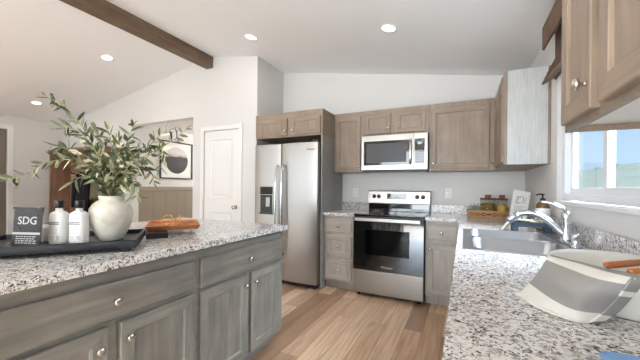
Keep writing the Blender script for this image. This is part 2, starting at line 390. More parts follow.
# hall behind the opening
mb = MB(); mb.box(HX-.1, HX, PY+.115, 2.1, 0, 2.4); struct('wall_hall_left', mb, 'wall_paint')
mb = MB(); mb.box(PX1+.01, PX1+.11, PY+.115, 2.1, 0, 2.4); struct('wall_hall_right', mb, 'wall_paint')
struct('wall_hall_end', MB().box(HX, PX1, 2.1, 2.2, 0, 2.4), 'wall_paint')
struct('ceiling_hall', MB().box(HX-.1, PX1+.1, PY+.116, 2.2, 2.30, 2.36), 'ceiling_paint')
mb = MB()
ys = [PY+.12, -.432, -.253, -.007, .236, .45, .651, .87, 1.09, 1.31, 1.53, 1.75, 1.97, 2.1]
for a_, b_ in zip(ys[:-1], ys[1:]): mb.box(HX, HX+.012, a_+.003, b_-.003, .10, 1.14, .003)
mb.box(HX, HX+.006, PY+.12, 2.1, .10, 1.14); mb.box(HX, HX+.022, PY+.116, 2.1, 1.13, 1.20, .004); mb.box(HX, HX+.018, PY+.116, 2.1, 0, .12, .003)
struct('trim_1', mb, 'wainscot')
# left wall with a doorway
mb = MB(); mb.box(XL-.1, XL, -1.487, .0, 0, 2.5); mb.box(XL-.1, XL, YF, -2.4, 0, 2.5); mb.box(XL-.1, XL, -2.4, -1.487, 2.2, 2.5)
struct('wall_left', mb, 'wall_paint')
mb = MB()
for y0, y1 in ((-1.487, -1.41), (-2.477, -2.4)): mb.box(XL, XL+.018, y0, y1, 0, 2.275, .004)
mb.box(XL, XL+.018, -2.4, -1.487, 2.2, 2.275, .004); struct('trim_2', mb, 'trim_white')
d2 = struct('doorway_slab', MB().panel((XL-.07, -2.395, .01), (0, 1, 0), (0, 0, 1), (1, 0, 0), .903, 2.185, .035, 'shaker', .11, (0, 0)), 'dim_taupe')  # slab closing the doorway; the dimness of the room beyond is its colour
# wall behind the camera: unseen, its two wide openings added to let light in
mb = MB()
for x0, x1, z0, z1 in ((XL, -7.3, 0, 3.1), (-4.5, -3.3, 0, 3.12), (-.5, 0, 0, 2.53), (-7.3, -4.5, 2.5, 3.1), (-3.3, -.5, 2.5, 3.1)): mb.box(x0, x1, YF-.1, YF, z0, z1)
struct('wall_front', mb, 'wall_paint')
# beam along the ridge
beam = MB().box(RID-.06, RID+.065, -7.0, PY-.001, 2.932, 3.094, .004)
single('ceiling_beam', beam, 'beam_wood', 'long brown wooden beam running along the peak of the white ceiling', 'beam', (RID, -3.8, 2.93))
# baseboards
def bboard(n_, *a): struct('baseboard_'+n_, MB().box(*a, 0.004), 'trim_white')
bboard('left', XL, XL+.014, -1.41, PY, 0, .09); bboard('hall', XL, PX0, PY-.014, PY, 0, .09)
bboard('pantry', DX1+.07, -3.1, PY-.014, PY, 0, .09); bboard('right', -.014, 0, YF, -4.9, 0, .09)
bboard('middle', PX1, DX0-.07, PY-.014, PY, 0, .09)
# pantry door and casing
mb = MB()
for x0, x1 in ((DX0-.062, DX0), (DX1, DX1+.062)): mb.box(x0, x1, PY-.016, PY, 0, DZ+.062, .004)
mb.box(DX0, DX1, PY-.016, PY, DZ, DZ+.062, .004); struct('trim_3', mb, 'trim_white')
d1 = struct('door_1', MB().box(DX0+.004, DX1-.004, PY+.008, PY+.045, .01, DZ-.004), 'door_white')
def dpanel(x0, x1, z0, z1):
    mb = MB(); y = PY+.0075; R = []
    for ins, dy in ((0, 0), (.006, -.006), (.014, -.006), (.03, .002), (.045, .002), (.06, -.004)):
        R.append([Vector((x0+ins, y+dy, z0+ins)), Vector((x1-ins, y+dy, z0+ins)), Vector((x1-ins, y+dy, z1-ins)), Vector((x0+ins, y+dy, z1-ins))])
    mb.loops(R, cap0=False, smooth=False); return mb
for z0, z1 in ((1.04, 1.90), (.20, .86)):
    o = finish('door_panel', dpanel(DX0+.12, DX1-.12, z0, z1), 'door_white', d1, (0, 0, 0))
mb = MB(); mb.lathe((-3.455, PY+.006, .925), [(.03, 0), (.028, .006), (.012, .008), (.011, .03), (.026, .04), (.029, .052), (.022, .064), (.005, .067)], (0, -1, 0), 22)
finish('door_knob', mb, 'nickel', d1, (0, 0, 0))

# kitchen window
mb = MB()
X0, X1 = .03, .10; g = .062
mb.box(X0, X1, WY0, WY0+g, WZ0+.012, WZ1, .004); mb.box(X0, X1, WY1-g, WY1, WZ0+.012, WZ1, .004)
mb.box(X0, X1, WY0+g, WY1-g, WZ0+.012, WZ0+.05, .004); mb.box(X0, X1, WY0+g, WY1-g, WZ1-g, WZ1, .004)
win = struct('window_1', mb, 'vinyl_white')
YM = -1.865
for nm, xa, xb, ya, yb in (('sash', .062, .09, YM-.03, WY1-g), ('sash', .036, .062, WY0+g, YM-.045)):
    mb = MB(); s = .045; za, zb = WZ0+.045, WZ1-g
    mb.box(xa, xb, ya, ya+s, za, zb, .003); mb.box(xa, xb, yb-s, yb, za, zb, .003); mb.box(xa, xb, ya+s, yb-s, za, za+s, .003); mb.box(xa, xb, ya+s, yb-s, zb-s, zb, .003)
    so = finish('sash', mb, 'vinyl_white', win, (0, 0, 0))
    finish('pane', MB().box((xa+xb)/2-.002, (xa+xb)/2+.002, ya+s, yb-s, za+s, zb-s), 'glass', so, (0, 0, 0))
struct('trim_4', MB().box(-.012, .03, WY0-.02, WY1+.008, WZ0-.018, WZ0+.004, .004), 'trim_white')

# outdoors
struct('ground', MB().box(.2, 40, -20, 40, -.6, -.5), 'gravel')
fx = 6.0
f = Thing('vinyl_fence', 'pale green-grey solid panel fence outside the kitchen window', 'fence', (fx, 12, -.5))
for k in range(12):
    y = -4+k*2.4
    mb = MB()
    mb.box(fx, fx+.04, y+.06, y+2.34, -.45, 1.86)
    for j in range(12): mb.box(fx-.008, fx, y+.07+j*.19, y+.07+j*.19+.182, -.45, 1.84, .003)
    f.part('fence_panel', mb, 'fence_vinyl')
    f.part('rail', MB().box(fx-.02, fx+.06, y+.06, y+2.34, 1.80, 1.90, .01), 'fence_vinyl')
    mb = MB(); mb.box(fx, fx+.03, y+.06, y+2.34, 1.9, 2.42)
    f.part('top_lattice', mb, 'fence_vinyl')
    mb = MB(); mb.box(fx-.04, fx+.08, y-.06, y+.06, -.5, 2.46, .008); mb.box(fx-.05, fx+.09, y-.07, y+.07, 2.46, 2.49, .01)
    f.part('post', mb, 'fence_vinyl')
def leaf_cloud(c, r, n, size, seed, zs=1.0):
    rnd = random.Random(seed); mb = MB()
    for i in range(n):
        d = Vector((rnd.gauss(0, 1), rnd.gauss(0, 1), rnd.gauss(0, 1))).normalized()*r*rnd.random()**.4; d.z *= zs
        p = Vector(c)+d; a = Vector((rnd.gauss(0, 1), rnd.gauss(0, 1), rnd.gauss(0, 1))).normalized(); b2 = a.orthogonal().normalized()
        s = size*rnd.uniform(.6, 1.3)
        mb.quad(p-a*s, p-b2*s*.45, p+a*s, p+b2*s*.45, mi=rnd.choice((0, 0, 1)))
    mb.keep = True; return mb
sh = Thing('garden_shrub', 'small leafy green shrub growing in front of the fence outside the window', 'shrub', (5.2, 15.2, -.5))
sh.part('foliage', leaf_cloud((5.2, 15.2, .45), .62, 700, .07, 3, 1.3), ['leaf_green', 'leaf_dark'])
sh.part('stem', MB().tube([(5.2, 15.2, -.5), (5.22, 15.2, -.1), (5.2, 15.22, .4)], .03), 'stem_tan')

# ------------------------------------------------------------------ cabinets
X, Y, Z = Vector((1, 0, 0)), Vector((0, 1, 0)), Vector((0, 0, 1))
CM = ['cab_v', 'cab_h']
def front_back(t, kind, x0, x1, z0, z1, yf, kn=None, mode='shaker', rail=.05):
    """door or drawer facing -Y"""
    mb = MB(); mb.panel((x0, yf, z0), X, Z, -Y, x1-x0, z1-z0, .02, mode, rail)
    p = t.part(kind, mb, CM)
    if kn: knob(t, p, (kn[0], yf-.02, kn[1]), (0, -1, 0))
    return p
def front_side(t, kind, y0, y1, z0, z1, xf, n, kn=None, mode='shaker', rail=.05):
    """door or drawer facing +X or -X (n=+1/-1)"""
    mb = MB()
    if n > 0: mb.panel((xf, y0, z0), Y, Z, X, y1-y0, z1-z0, .02, mode, rail)
    else: mb.panel((xf, y1, z0), -Y, Z, -X, y1-y0, z1-z0, .02, mode, rail)
    p = t.part(kind, mb, CM)
    if kn: knob(t, p, (xf+n*.02, kn[0], kn[1]), (n, 0, 0))
    return p
ZU0, ZU1 = 1.4075, 2.161
UF = -.305
def upper(name, label, x0, x1, z0=ZU0, z1=ZU1, yf=UF, group=None):
    t = Thing(name, label, 'cabinet', ((x0+x1)/2, yf/2, z0), group)
    mb = MB(); mb.box(x0+.001, x1-.001, yf, -.002, z0, z1, .0015)
    t.part('body', mb, 'cab_v'); return t
t = upper('wall_cabinet', 'narrow grey-brown wall cabinet with one door, between fridge panel and microwave', -2.115, -1.722)
front_back(t, 'door', -2.085, -1.757, 1.43, 2.10, UF, (-1.787, 1.475))
t = upper('wall_cabinet', 'short two-door grey-brown wall cabinet directly above the microwave', -1.722, -.955, 1.836)
front_back(t, 'door', -1.70, -1.385, 1.865, 2.105, UF, (-1.415, 1.925), rail=.042)
front_back(t, 'door', -1.318, -.99, 1.865, 2.105, UF, (-1.287, 1.925), rail=.042)
t = upper('wall_cabinet', 'wide grey-brown wall cabinet with one large door, right of the microwave', -.955, -.306)
front_back(t, 'door', -.932, -.358, 1.43, 2.10, UF, (-.905, 1.487))
t = Thing('wall_cabinet', 'wall cabinet on the window wall showing its plain side, left of the window', 'cabinet', (-.15, -.55, ZU0))
YA = -1.067
mb = MB(); mb.box(-.305, -.002, YA, -.002, ZU0, ZU1, .0015); t.part('body', mb, 'cab_v')
t.part('end_panel', MB().box(-.285, -.02, YA-.004, YA-.0005, ZU0, ZU1), 'cab_panel_light', label='pale grey end panel')
front_side(t, 'door', YA+.02, -.375, 1.43, 2.125, -.305, -1, (-.42, 1.475))
t.part('side_trim', MB().box(-.312, -.285, YA-.006, YA+.001, ZU0, ZU1, .002), 'cab_v')
t.part('scribe', MB().box(-.02, 0, YA-.006, YA+.001, ZU0, ZU1, .002), 'cab_v')
# near cabinet by the camera
ZN = 1.386; YN = -2.697
t = Thing('wall_cabinet', 'large warm brown wall cabinet in the near top right corner, beyond the window', 'cabinet', (-.15, -3.6, ZN))
mb = MB(); mb.box(-.31, -.29, -4.6, YN, ZN, ZU1, .0015); mb.box(-.29, -.002, YN-.016, YN, ZN, ZU1); mb.box(-.29, -.002, -4.6, -4.584, ZN, ZU1)
mb.box(-.02, -.002, -4.584, YN-.016, ZN, ZU1); mb.box(-.29, -.02, -4.584, YN-.016, ZU1-.016, ZU1)
t.part('body', mb, 'cab_v')
t.part('bottom_panel', MB().box(-.289, -.021, -4.583, YN-.017, ZN+.018, ZN+.03), 'melamine', label='white underside panel')
ya = YN-.038
for wd, kn in ((.235, 1), (.42, 1), (.42, 1), (.42, 1)):
    yb = ya-wd
    front_side(t, 'door', yb, ya, 1.402, 2.14, -.31, -1, ((yb+.022 if kn else ya-.024), 1.466))
    ya = yb-.048
# cabinet over the fridge with its tall side panel
t = Thing('fridge_cabinet', 'two-door cabinet above the fridge joined to a tall grey-brown side panel', 'cabinet', (-2.6, -.33, 1.842))
mb = MB(); mb.box(-3.098, -2.117, -.669, -.002, 1.842, 2.155, .0015); t.part('body', mb, 'cab_h')
t.part('side_panel', MB().box(-2.134, -2.1165, -.667, -.002, 0, 1.842), 'cab_panel')
front_back(t, 'door', -3.02, -2.60, 1.862, 2.075, -.669, (-2.625, 1.915), rail=.045)
front_back(t, 'door', -2.545, -2.14, 1.862, 2.075, -.669, (-2.52, 1.915), rail=.045)

# base cabinets on the back wall
BF = -.605; CM[:] = ['base_lit_v', 'base_lit_h']
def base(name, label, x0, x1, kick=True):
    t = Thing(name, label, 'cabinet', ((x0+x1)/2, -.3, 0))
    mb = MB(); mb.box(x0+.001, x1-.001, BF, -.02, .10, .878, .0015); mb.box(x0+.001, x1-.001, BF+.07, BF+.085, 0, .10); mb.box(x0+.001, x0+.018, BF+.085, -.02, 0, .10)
    t.part('body', mb, 'base_lit_v'); return t
t = base('base_cabinet', 'narrow grey base cabinet with three drawers between the fridge and the stove', -2.1155, -1.722)
front_back(t, 'drawer', -2.088, -1.757, .685, .835, BF, (-1.922, .76), 'slab')
front_back(t, 'drawer', -2.088, -1.757, .405, .645, BF, (-1.922, .525), rail=.045)
front_back(t, 'drawer', -2.088, -1.757, .125, .365, BF, (-1.922, .245), rail=.045)
t = base('base_cabinet', 'grey base cabinet with a drawer over one door, right of the stove', -.952, -.60)
front_back(t, 'drawer', -.932, -.655, .685, .835, BF, (-.795, .76), 'slab')
front_back(t, 'door', -.932, -.655, .125, .640, BF, (-.905, .59))
# run under the sink
t = Thing('base_cabinet', 'long base cabinet run carrying the sink counter along the window wall', 'cabinet', (-.3, -2.6, 0))
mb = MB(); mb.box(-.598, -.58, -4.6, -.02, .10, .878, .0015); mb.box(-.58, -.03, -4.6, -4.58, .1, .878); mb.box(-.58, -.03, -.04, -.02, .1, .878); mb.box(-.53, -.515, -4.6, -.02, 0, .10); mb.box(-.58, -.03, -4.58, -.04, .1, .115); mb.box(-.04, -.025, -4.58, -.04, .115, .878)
t.part('body', mb, 'base_lit_v')
ya = -.68
for wd in (.4, .42, .42, .4, .4, .4, .4, .4):
    yb = ya-wd
    if yb < -4.56: break
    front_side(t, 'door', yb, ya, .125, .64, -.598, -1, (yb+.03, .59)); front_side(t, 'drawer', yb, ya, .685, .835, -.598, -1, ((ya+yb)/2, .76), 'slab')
    ya = yb-.045

# countertops
CT, CB = .914, .879
mb = MB(); mb.box(-2.1155, -1.722, -.64, -.002, CB, CT, .003)
t = Thing('countertop', 'small speckled granite countertop between the tall fridge panel and the stove', 'countertop', (-1.92, -.3, CB))
t.part('slab', mb, 'granite'); t.part('backsplash', MB().box(-2.1155, -1.722, -.022, -.002, CT, 1.016, .002), 'granite')
t = Thing('countertop', 'long speckled grey granite countertop around the sink under the window', 'countertop', (-.3, -2.3, CB))
SX0, SX1, SY0, SY1 = -.585, -.055, -2.275, -1.455
mb = MB()
def flatpoly(mb, rects, z0, z1):
    for x0, x1, y0, y1 in rects: mb.box(x0, x1, y0, y1, z0, z1)
flatpoly(mb, [(-.952, -.63, -.64, -.002), (-.63, -.0015, SY1, -.002), (-.63, SX0, SY0, SY1), (SX1, -.0015, SY0, SY1), (-.63, -.0015, -4.62, SY0)], CB, CT)
t.part('slab', mb, 'granite')
mb = MB(); mb.box(-.952, -.0015, -.022, -.002, CT, 1.016, .002); mb.box(-.022, -.0015, -4.62, -.022, CT, 1.016, .002)
t.part('backsplash', mb, 'granite')

# island
CM[:] = ['island_shaded_v', 'island_shaded_h']
IX, IY = -1.823, -1.910
IF = -1.868
t = Thing('island_countertop', 'speckled granite countertop on the wooden island, holding the vase and trays', 'countertop', (-2.4, -3.2, CB))
t.part('slab', MB().box(-2.98, IX, -4.75, IY, CB, CT, .003), 'granite')
def island_unit(y0, y1, label, fronts, end=False):
    t = Thing('island_cabinet', label, 'cabinet', (-2.3, (y0+y1)/2, 0))
    mb = MB(); mb.box(-2.72, IF, y0+.0005, y1-.0005, .10, .878, .0015); mb.box(-2.70, IF-.075, y0+.0005, y1-.03, 0, .10)
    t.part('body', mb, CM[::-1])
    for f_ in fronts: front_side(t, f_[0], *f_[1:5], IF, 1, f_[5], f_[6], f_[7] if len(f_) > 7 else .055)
island_unit(-2.745, -1.934, 'island cabinet at the far end, facing the stove, a wide drawer over two doors', [
    ('drawer', -2.728, -1.945, .665, .82, (-2.335, .742), 'slab'),
    ('door', -2.728, -2.345, .118, .645, (-2.375, .575), 'shaker'), ('door', -2.308, -1.945, .118, .645, (-2.275, .575), 'shaker')])
island_unit(-3.62, -2.7455, 'island cabinet nearer the camera under the black tray, a wide drawer over two doors', [
    ('drawer', -3.60, -2.775, .675, .82, (-3.165, .745), 'slab'),
    ('door', -3.60, -3.19, .118, .65, (-3.225, .575), 'shaker'), ('door', -3.142, -2.775, .118, .65, (-3.112, .58), 'shaker')])
island_unit(-4.70, -3.6205, 'nearest island cabinet, running out of the picture at the lower left', [
    ('drawer', -4.6, -3.65, .675, .82, (-4.1, .745), 'slab'),
    ('door', -4.1, -3.65, .118, .65, (-3.7, .575), 'shaker'), ('door', -4.6, -4.14, .118, .65, (-4.17, .575), 'shaker')])

# ------------------------------------------------------------------ fridge
FX0, FX1, FS, FY = -3.058, -2.142, -2.648, -.74
t = Thing('refrigerator', 'stainless steel side-by-side refrigerator with a water dispenser', 'refrigerator', (-2.6, -.4, 0))
mb = MB(); mb.box(FX0+.005, FX1-.005, FY+.075, -.04, .03, 1.735, .005); t.part('body', mb, 'dark_plastic')
def fdoor(x0, x1):
    mb = MB(); n = 10; R = []
    prof = []
    w_ = (x1-x0)/2; cx = (x0+x1)/2
    out = [(x0, FY+.07), (x0, FY+.02)]
    for k in range(n+1):
        s = -1+2*k/n; out.append((cx+s*(w_-.006), FY-.004+.010*s**4+.002*s*s))
    out += [(x1, FY+.02), (x1, FY+.07)]
    for z, ins in ((.055, .004), (.06, 0), (1.745, 0), (1.752, .006)):
        R.append([Vector((cx+(x-cx)*(1-ins), y+(ins if y < FY+.03 else 0), z)) for x, y in out])
    mb.loops(R, smooth=False); return mb
ld = t.part('freezer_door', fdoor(FX0, FS-.004), 'steel'); rd = t.part('door', fdoor(FS+.004, FX1), 'steel')
def fhandle(x):
    mb = MB(); pts = [(x, FY-.005, 1.48), (x, FY-.04, 1.46), (x, FY-.058, 1.40), (x, FY-.066, 1.1), (x, FY-.066, .8), (x, FY-.058, .46), (x, FY-.04, .40), (x, FY-.005, .38)]
    mb.tube(pts, [.016, .017, .017, .017, .017, .017, .017, .016], 12, flat=.8); return mb
t.part('handle', fhandle(FS-.045), 'chrome', ld); t.part('handle', fhandle(FS+.045), 'chrome', rd)
dx0, dx1, dz0, dz1 = -2.965, -2.757, .86, 1.222; dy = FY-.008
disp = t.part('dispenser', MB().box(dx0, dx1, dy, FY+.01, dz0, dz1, .004), 'steel', ld)
t.part('dispenser_panel', MB().box(dx0+.008, dx1-.008, dy-.004, dy, dz1-.105, dz1-.008, .002), 'black_gloss', disp)
mb = MB(); mb.box(dx0+.012, dx1-.012, dy-.0015, dy, dz0+.03, dz1-.112, .001, 0)
t.part('dispenser_recess', mb, 'dark_plastic', disp)
t.part('dispenser_paddle', MB().box(-2.86, -2.80, dy-.014, dy-.001, .96, 1.08, .004), 'steel', disp)
t.part('drip_tray', MB().box(dx0+.01, dx1-.01, dy-.02, dy, dz0+.008, dz0+.03, .003), 'steel_dark', disp)
mb = MB(); mb.box(dx0+.02, dx1-.02, dy-.012, dy-.001, dz1-.135, dz1-.112, .003); t.part('nozzle', mb, 'black_plastic', disp)
mb = MB(); mb.box(FX0+.01, FX1-.01, FY+.03, FY+.075, .012, .052, .003)
for k in range(30): mb.box(FX0+.05+k*.028, FX0+.066+k*.028, FY+.024, FY+.03, .02, .045)
t.part('kick_grille', mb, 'black_plastic')
for x in (FX0+.06, FX1-.05): t.part('foot', MB().lathe((x, FY+.05, 0), [(.02, 0), (.02, .012), (.008, .014), (.008, .03)]), 'dark_plastic')
t.part('hinge_cover', MB().box(FX1-.09, FX1-.005, FY+.01, FY+.09, 1.752, 1.775, .006), 'dark_plastic')
t.part('badge', text_mb('Whirlpool', .028, (-2.235, FY-.0045, 1.665), X, Z, -Y, .0005), 'ink', rd)

# ------------------------------------------------------------------ range
RX0, RX1 = -1.716, -.958; RC = (RX0+RX1)/2
t = Thing('electric_range', 'freestanding electric stove in stainless steel with a black glass oven door', 'stove', (RC, -.33, 0))
t.part('body', MB().box(RX0, RX1, -.635, -.03, .03, .895, .003), 'black_plastic')
mb = MB(); mb.box(RX0-.002, RX1+.002, -.66, -.075, .895, .918, .005); ct = t.part('cooktop', mb, 'black_gloss')
for x, y, r_ in ((-1.52, -.5, .10), (-1.16, -.5, .085), (-1.52, -.22, .075), (-1.16, -.22, .10)):
    mb = MB(); mb.tube([(x+r_*math.cos(a*PI/18), y+r_*math.sin(a*PI/18), .9183) for a in range(36)], .0012, 4, cyc=True); t.part('burner_ring', mb, 'ink', ct)
t.part('backguard_riser', MB().box(RX0+.004, RX1-.004, -.085, -.03, .918, 1.022, .004), 'black_gloss')
mb = MB(); R = []
for y, z in ((-.03, 1.014), (-.10, 1.014), (-.108, 1.022), (-.092, 1.168), (-.085, 1.178), (-.03, 1.178)): R.append((y, z))
mb.loops([[Vector((x, y, z)) for y, z in R] for x in (RX0, RX1)], smooth=False)
bgp = t.part('backguard', mb, 'steel')
def gpt(x, z, off=0): return Vector((x, -.108+(z-1.022)*(.016/.146)-off, z))
nn = Vector((0, -.146, .016)).normalized()
for x in (-1.638, -1.577, -1.105, -1.038):
    mb = MB(); mb.lathe(gpt(x, 1.105), [(.026, 0), (.025, .004), (.0215, .006), (.020, .024), (.017, .028), (.004, .029)], nn, 20)
    mb.obox(gpt(x, 1.105)+nn*.027, X, Z, nn, .004, .018, .005, .001)
    t.part('control_knob', mb, 'black_plastic', bgp)
mb = MB(); mb.obox(gpt(-1.352, 1.105)+nn*.001, X, Z, nn, .118, .036, .0025, .001); dsp = t.part('display', mb, 'black_gloss', bgp)
mb = MB()
for r_ in range(2):
    for k in range(9): mb.obox(gpt(-1.445+k*.023, 1.122-r_*.034)+nn*.0037, X, Z, nn, .007, .005, .0003)
t.part('button_legends', mb, 'label_grey', dsp)
t.part('clock', MB().obox(gpt(-1.352, 1.105)+nn*.0037, X, Z, nn, .018, .006, .0003), 'display', dsp)
# oven door: glass face with a real window and a rack behind it
dy0, dy1 = -.68, -.64; wz0, wz1, wx0, wx1 = .475, .755, -1.572, -1.10
mb = MB()
for a in ((RX0+.002, wx0, .305, .885), (wx1, RX1-.002, .305, .885), (wx0, wx1, .305, wz0), (wx0, wx1, wz1, .885)): mb.box(a[0], a[1], dy0, dy1, a[2], a[3])
od = t.part('oven_door', mb, 'black_gloss')
t.part('oven_window', MB().box(wx0, wx1, dy0, dy0+.004, wz0, wz1), 'oven_glass', od)
mb = MB(); e_ = .006
mb.box(wx0-.0, wx0+e_, dy0+.012, dy0+.016, wz0, wz1); mb.box(wx1-e_, wx1, dy0+.012, dy0+.016, wz0, wz1); mb.box(wx0, wx1, dy0+.012, dy0+.016, wz1-e_, wz1); mb.box(wx0, wx1, dy0+.03, dy0+.032, wz0, wz1, mi=1)
for k in range(3): mb.box(wx0+.02, wx1-.02, dy0+.022, dy0+.025, .52+k*.07, .524+k*.07)
t.part('window_liner', mb, ['steel', 'dark_plastic'], od)
mb = MB(); mb.box(RX0+.03, RX1-.03, -.738, -.718, .846, .884, .006); mb.box(RX0+.04, RX0+.075, -.72, -.679, .855, .878, .003); mb.box(RX1-.075, RX1-.04, -.72, -.679, .855, .878, .003)
t.part('door_handle', mb, 'steel', od)
t.part('badge', text_mb('Whirlpool', .03, (-1.337, dy0-.0005, .352), X, Z, -Y, .0005), 'label_grey', od)
t.part('storage_drawer', MB().box(RX0+.002, RX1-.002, -.675, -.636, .045, .300, .005), 'steel')
for x in (RX0+.05, RX1-.05): t.part('foot', MB().lathe((x, -.6, 0), [(.018, 0), (.018, .01), (.01, .012), (.01, .03)]), 'black_plastic')

# ------------------------------------------------------------------ microwave
t = Thing('microwave', 'stainless over-the-range microwave with a black window, hung over the stove', 'microwave', (RC, -.2, 1.415))
mz0, mz1 = 1.420, 1.833; my = -.40
t.part('body', MB().box(-1.717, -.960, -.36, -.003, mz0, mz1, .003), 'dark_plastic')
xs = -1.105
mb = MB()
wa, wb, za, zb = -1.70+.012, xs-.052, 1.482, 1.765
mb.box(-1.719, wa, my, -.362, mz0+.004, mz1, .003); mb.box(wb, xs-.002, my, -.362, mz0+.004, mz1, .003); mb.box(wa, wb, my, -.362, mz0+.004, za, .003); mb.box(wa, wb, my, -.362, zb, mz1, .003)
md = t.part('door', mb, 'steel')
t.part('door_window', MB().box(wa, wb, my+.001, my+.008, za, zb), 'black_gloss', md)
t.part('window_mesh', MB().box(wa+.03, wb-.03, my-.0005, my+.001, za+.03, zb-.03), 'dark_plastic', md)
mb = MB(); hx = xs-.035
mb.tube([(hx, my+.001, 1.49), (hx, my-.025, 1.50), (hx, my-.033, 1.55), (hx, my-.033, 1.70), (hx, my-.025, 1.752), (hx, my+.001, 1.762)], .013, 10); t.part('handle', mb, 'chrome', md)
cp = t.part('control_panel', MB().box(xs+.001, -.958, my, -.362, mz0+.004, mz1, .003), 'steel')
kp = t.part('keypad', MB().box(xs+.008, -.99, my-.002, my, 1.487, 1.768, .001), 'black_gloss', cp)
mb = MB()
for r_ in range(6):
    for k in range(3): mb.box(xs+.025+k*.028, xs+.041+k*.028, my-.0026, my-.002, 1.505+r_*.028, 1.513+r_*.028)
t.part('button_legends', mb, 'ink', kp)
t.part('clock', MB().box(xs+.038, xs+.082, my-.0026, my-.002, 1.705, 1.735), 'display', kp)
t.part('vent_grille', MB().box(-1.70, -.975, -.385, -.08, mz0-.012, mz0+.001, .003), 'black_plastic')

# ------------------------------------------------------------------ outlets
def outlet(x, z, label, kind):
    t = Thing(kind, label, 'outlet' if kind == 'wall_outlet' else 'switch', (x, 0, z))
    t.part('cover_plate', MB().box(x-.036, x+.036, -.006, 0, z-.058, z+.058, .002), 'outlet_white')
    for dz in (-.022, .022):
        mb = MB(); mb.box(x-.017, x+.017, -.008, -.005, z+dz-.015, z+dz+.015, .001); s = t.part('socket', mb, 'outlet_white')
        mb = MB(); mb.box(x-.009, x-.006, -.0086, -.008, z+dz-.006, z+dz+.006); mb.box(x+.006, x+.009, -.0086, -.008, z+dz-.006, z+dz+.006); t.part('slots', mb, 'slot_dark', s)
outlet(-1.925, 1.15, 'white wall outlet between the fridge panel and the stove', 'wall_outlet')
outlet(-.76, 1.155, 'white wall outlet to the right of the stove', 'wall_outlet')

# ------------------------------------------------------------------ ceiling lights
def ceil_light(x, y, label):
    z = ZR-SL*abs(x-RID); s = -SL if x > RID else SL
    n = Vector((s, 0, -1)).normalized()
    t = Thing('ceiling_light', label, 'ceiling light', (x, y, z), 'recessed ceiling lights')
    mb = MB(); mb.lathe((x, y, z), [(.078, 0), (.078, .005), (.066, .007), (.058, .002)], n, 28, cap0=False, cap1=False); t.part('trim_ring', mb, 'trim_white')
    mb = MB(); mb.lathe((x, y, z), [(.058, .0005), (.058, .002)], n, 28); t.part('lens', mb, 'lamp')
    l = bpy.data.lights.new('bulb', 'AREA'); l.shape = 'DISK'; l.size = .14; l.energy = 2.2; l.color = (1, .97, .93)
    o = bpy.data.objects.new('bulb', l); COL.objects.link(o); o.parent = t.o; o.location = n*.012; o.rotation_euler = n.to_track_quat('-Z', 'Y').to_euler()
ceil_light(-2.79, -1.17, 'round recessed ceiling light just right of the wooden beam end')
ceil_light(-1.22, -1.20, 'round recessed ceiling light above the microwave, rightmost of the four')
ceil_light(-4.96, -1.49, 'round recessed ceiling light left of the wooden beam, middle of the left slope')
ceil_light(-7.07, -1.42, 'round recessed ceiling light low at the far left, seen behind a leaf tip')

# ------------------------------------------------------------------ sink, faucet
t = Thing('kitchen_sink', 'double bowl stainless steel sink set in the granite counter', 'sink', (-.32, -1.86, CT))
def bowl(mb, cell, hole, r, depth):
    cx, cy = (hole[0]+hole[1])/2, (hole[2]+hole[3])/2; hx, hy = (hole[1]-hole[0])/2, (hole[3]-hole[2])/2
    top = rrect(cx, cy, hx, hy, r, CT+.003)
    outer = []
    for p in top:
        dx, dy_ = p.x-cx, p.y-cy
        ex = (cell[1]-cx) if dx > 0 else (cx-cell[0]); ey = (cell[3]-cy) if dy_ > 0 else (cy-cell[2])
        s = min(ex/max(abs(dx), 1e-6), ey/max(abs(dy_), 1e-6)); outer.append(Vector((cx+dx*s, cy+dy_*s, CT+.0025)))
    rings = [outer, top, rrect(cx, cy, hx-.003, hy-.003, r, CT-.002)]
    rings += [rrect(cx, cy, hx-.012, hy-.012, r, CT-depth+.04), rrect(cx, cy, hx-.022, hy-.022, r, CT-depth+.012), rrect(cx, cy, hx-.045, hy-.045, r, CT-depth)]
    mb.loops(rings, cap0=False, cap1=True, smooth=True)
    # outside corner plates of the cell
    for a, b_ in ((cell[0], cell[2]), (cell[1], cell[2]), (cell[1], cell[3]), (cell[0], cell[3])): pass
RX_0, RX_1, RY_0, RY_1 = SX0-.012, SX1+.012, SY0-.012, SY1+.012
YD = -1.865; DK = -.135
mb = MB()
bowl(mb, (RX_0, DK, YD, RY_1), (SX0+.034, DK-.006, YD+.014, SY1-.016), .06, .17)
bowl(mb, (RX_0, DK, RY_0, YD), (SX0+.034, DK-.006, SY0+.016, YD-.014), .06, .19)
mb.keep = True
t.part('basin', mb, 'sink_steel')
mb = MB()
for h_ in ((SX0+.034, DK-.006, YD+.014, SY1-.016), (SX0+.034, DK-.006, SY0+.016, YD-.014)):
    mb.tube([p for p in rrect((h_[0]+h_[1])/2, (h_[2]+h_[3])/2, (h_[1]-h_[0])/2+.001, (h_[3]-h_[2])/2+.001, .061, CT+.0035)], .0028, 6, cyc=True)
t.part('basin_lip', mb, 'sink_steel')
mb = MB(); mb.box(DK, RX_1, RY_0, RY_1, CT-.001, CT+.003, .001)
for a in ((RX_0-.001, RX_0+.003, RY_0, RY_1), (RX_0, DK, RY_0-.001, RY_0+.003), (RX_0, DK, RY_1-.003, RY_1+.001)): mb.box(*a, CT, CT+.004, .001)
t.part('rim', mb, 'sink_steel')
for cy in (-1.66, -2.07): t.part('drain', MB().lathe((-.36, cy, CT-(.17 if cy > -1.8 else .19)), [(.045, 0), (.043, .003), (.03, .002), (.028, -.004)], n=24), 'steel_dark')
FB = Vector((-.088, -1.82, CT+.003))
t = Thing('faucet', 'chrome single-lever kitchen faucet arching over the sink', 'faucet', FB)
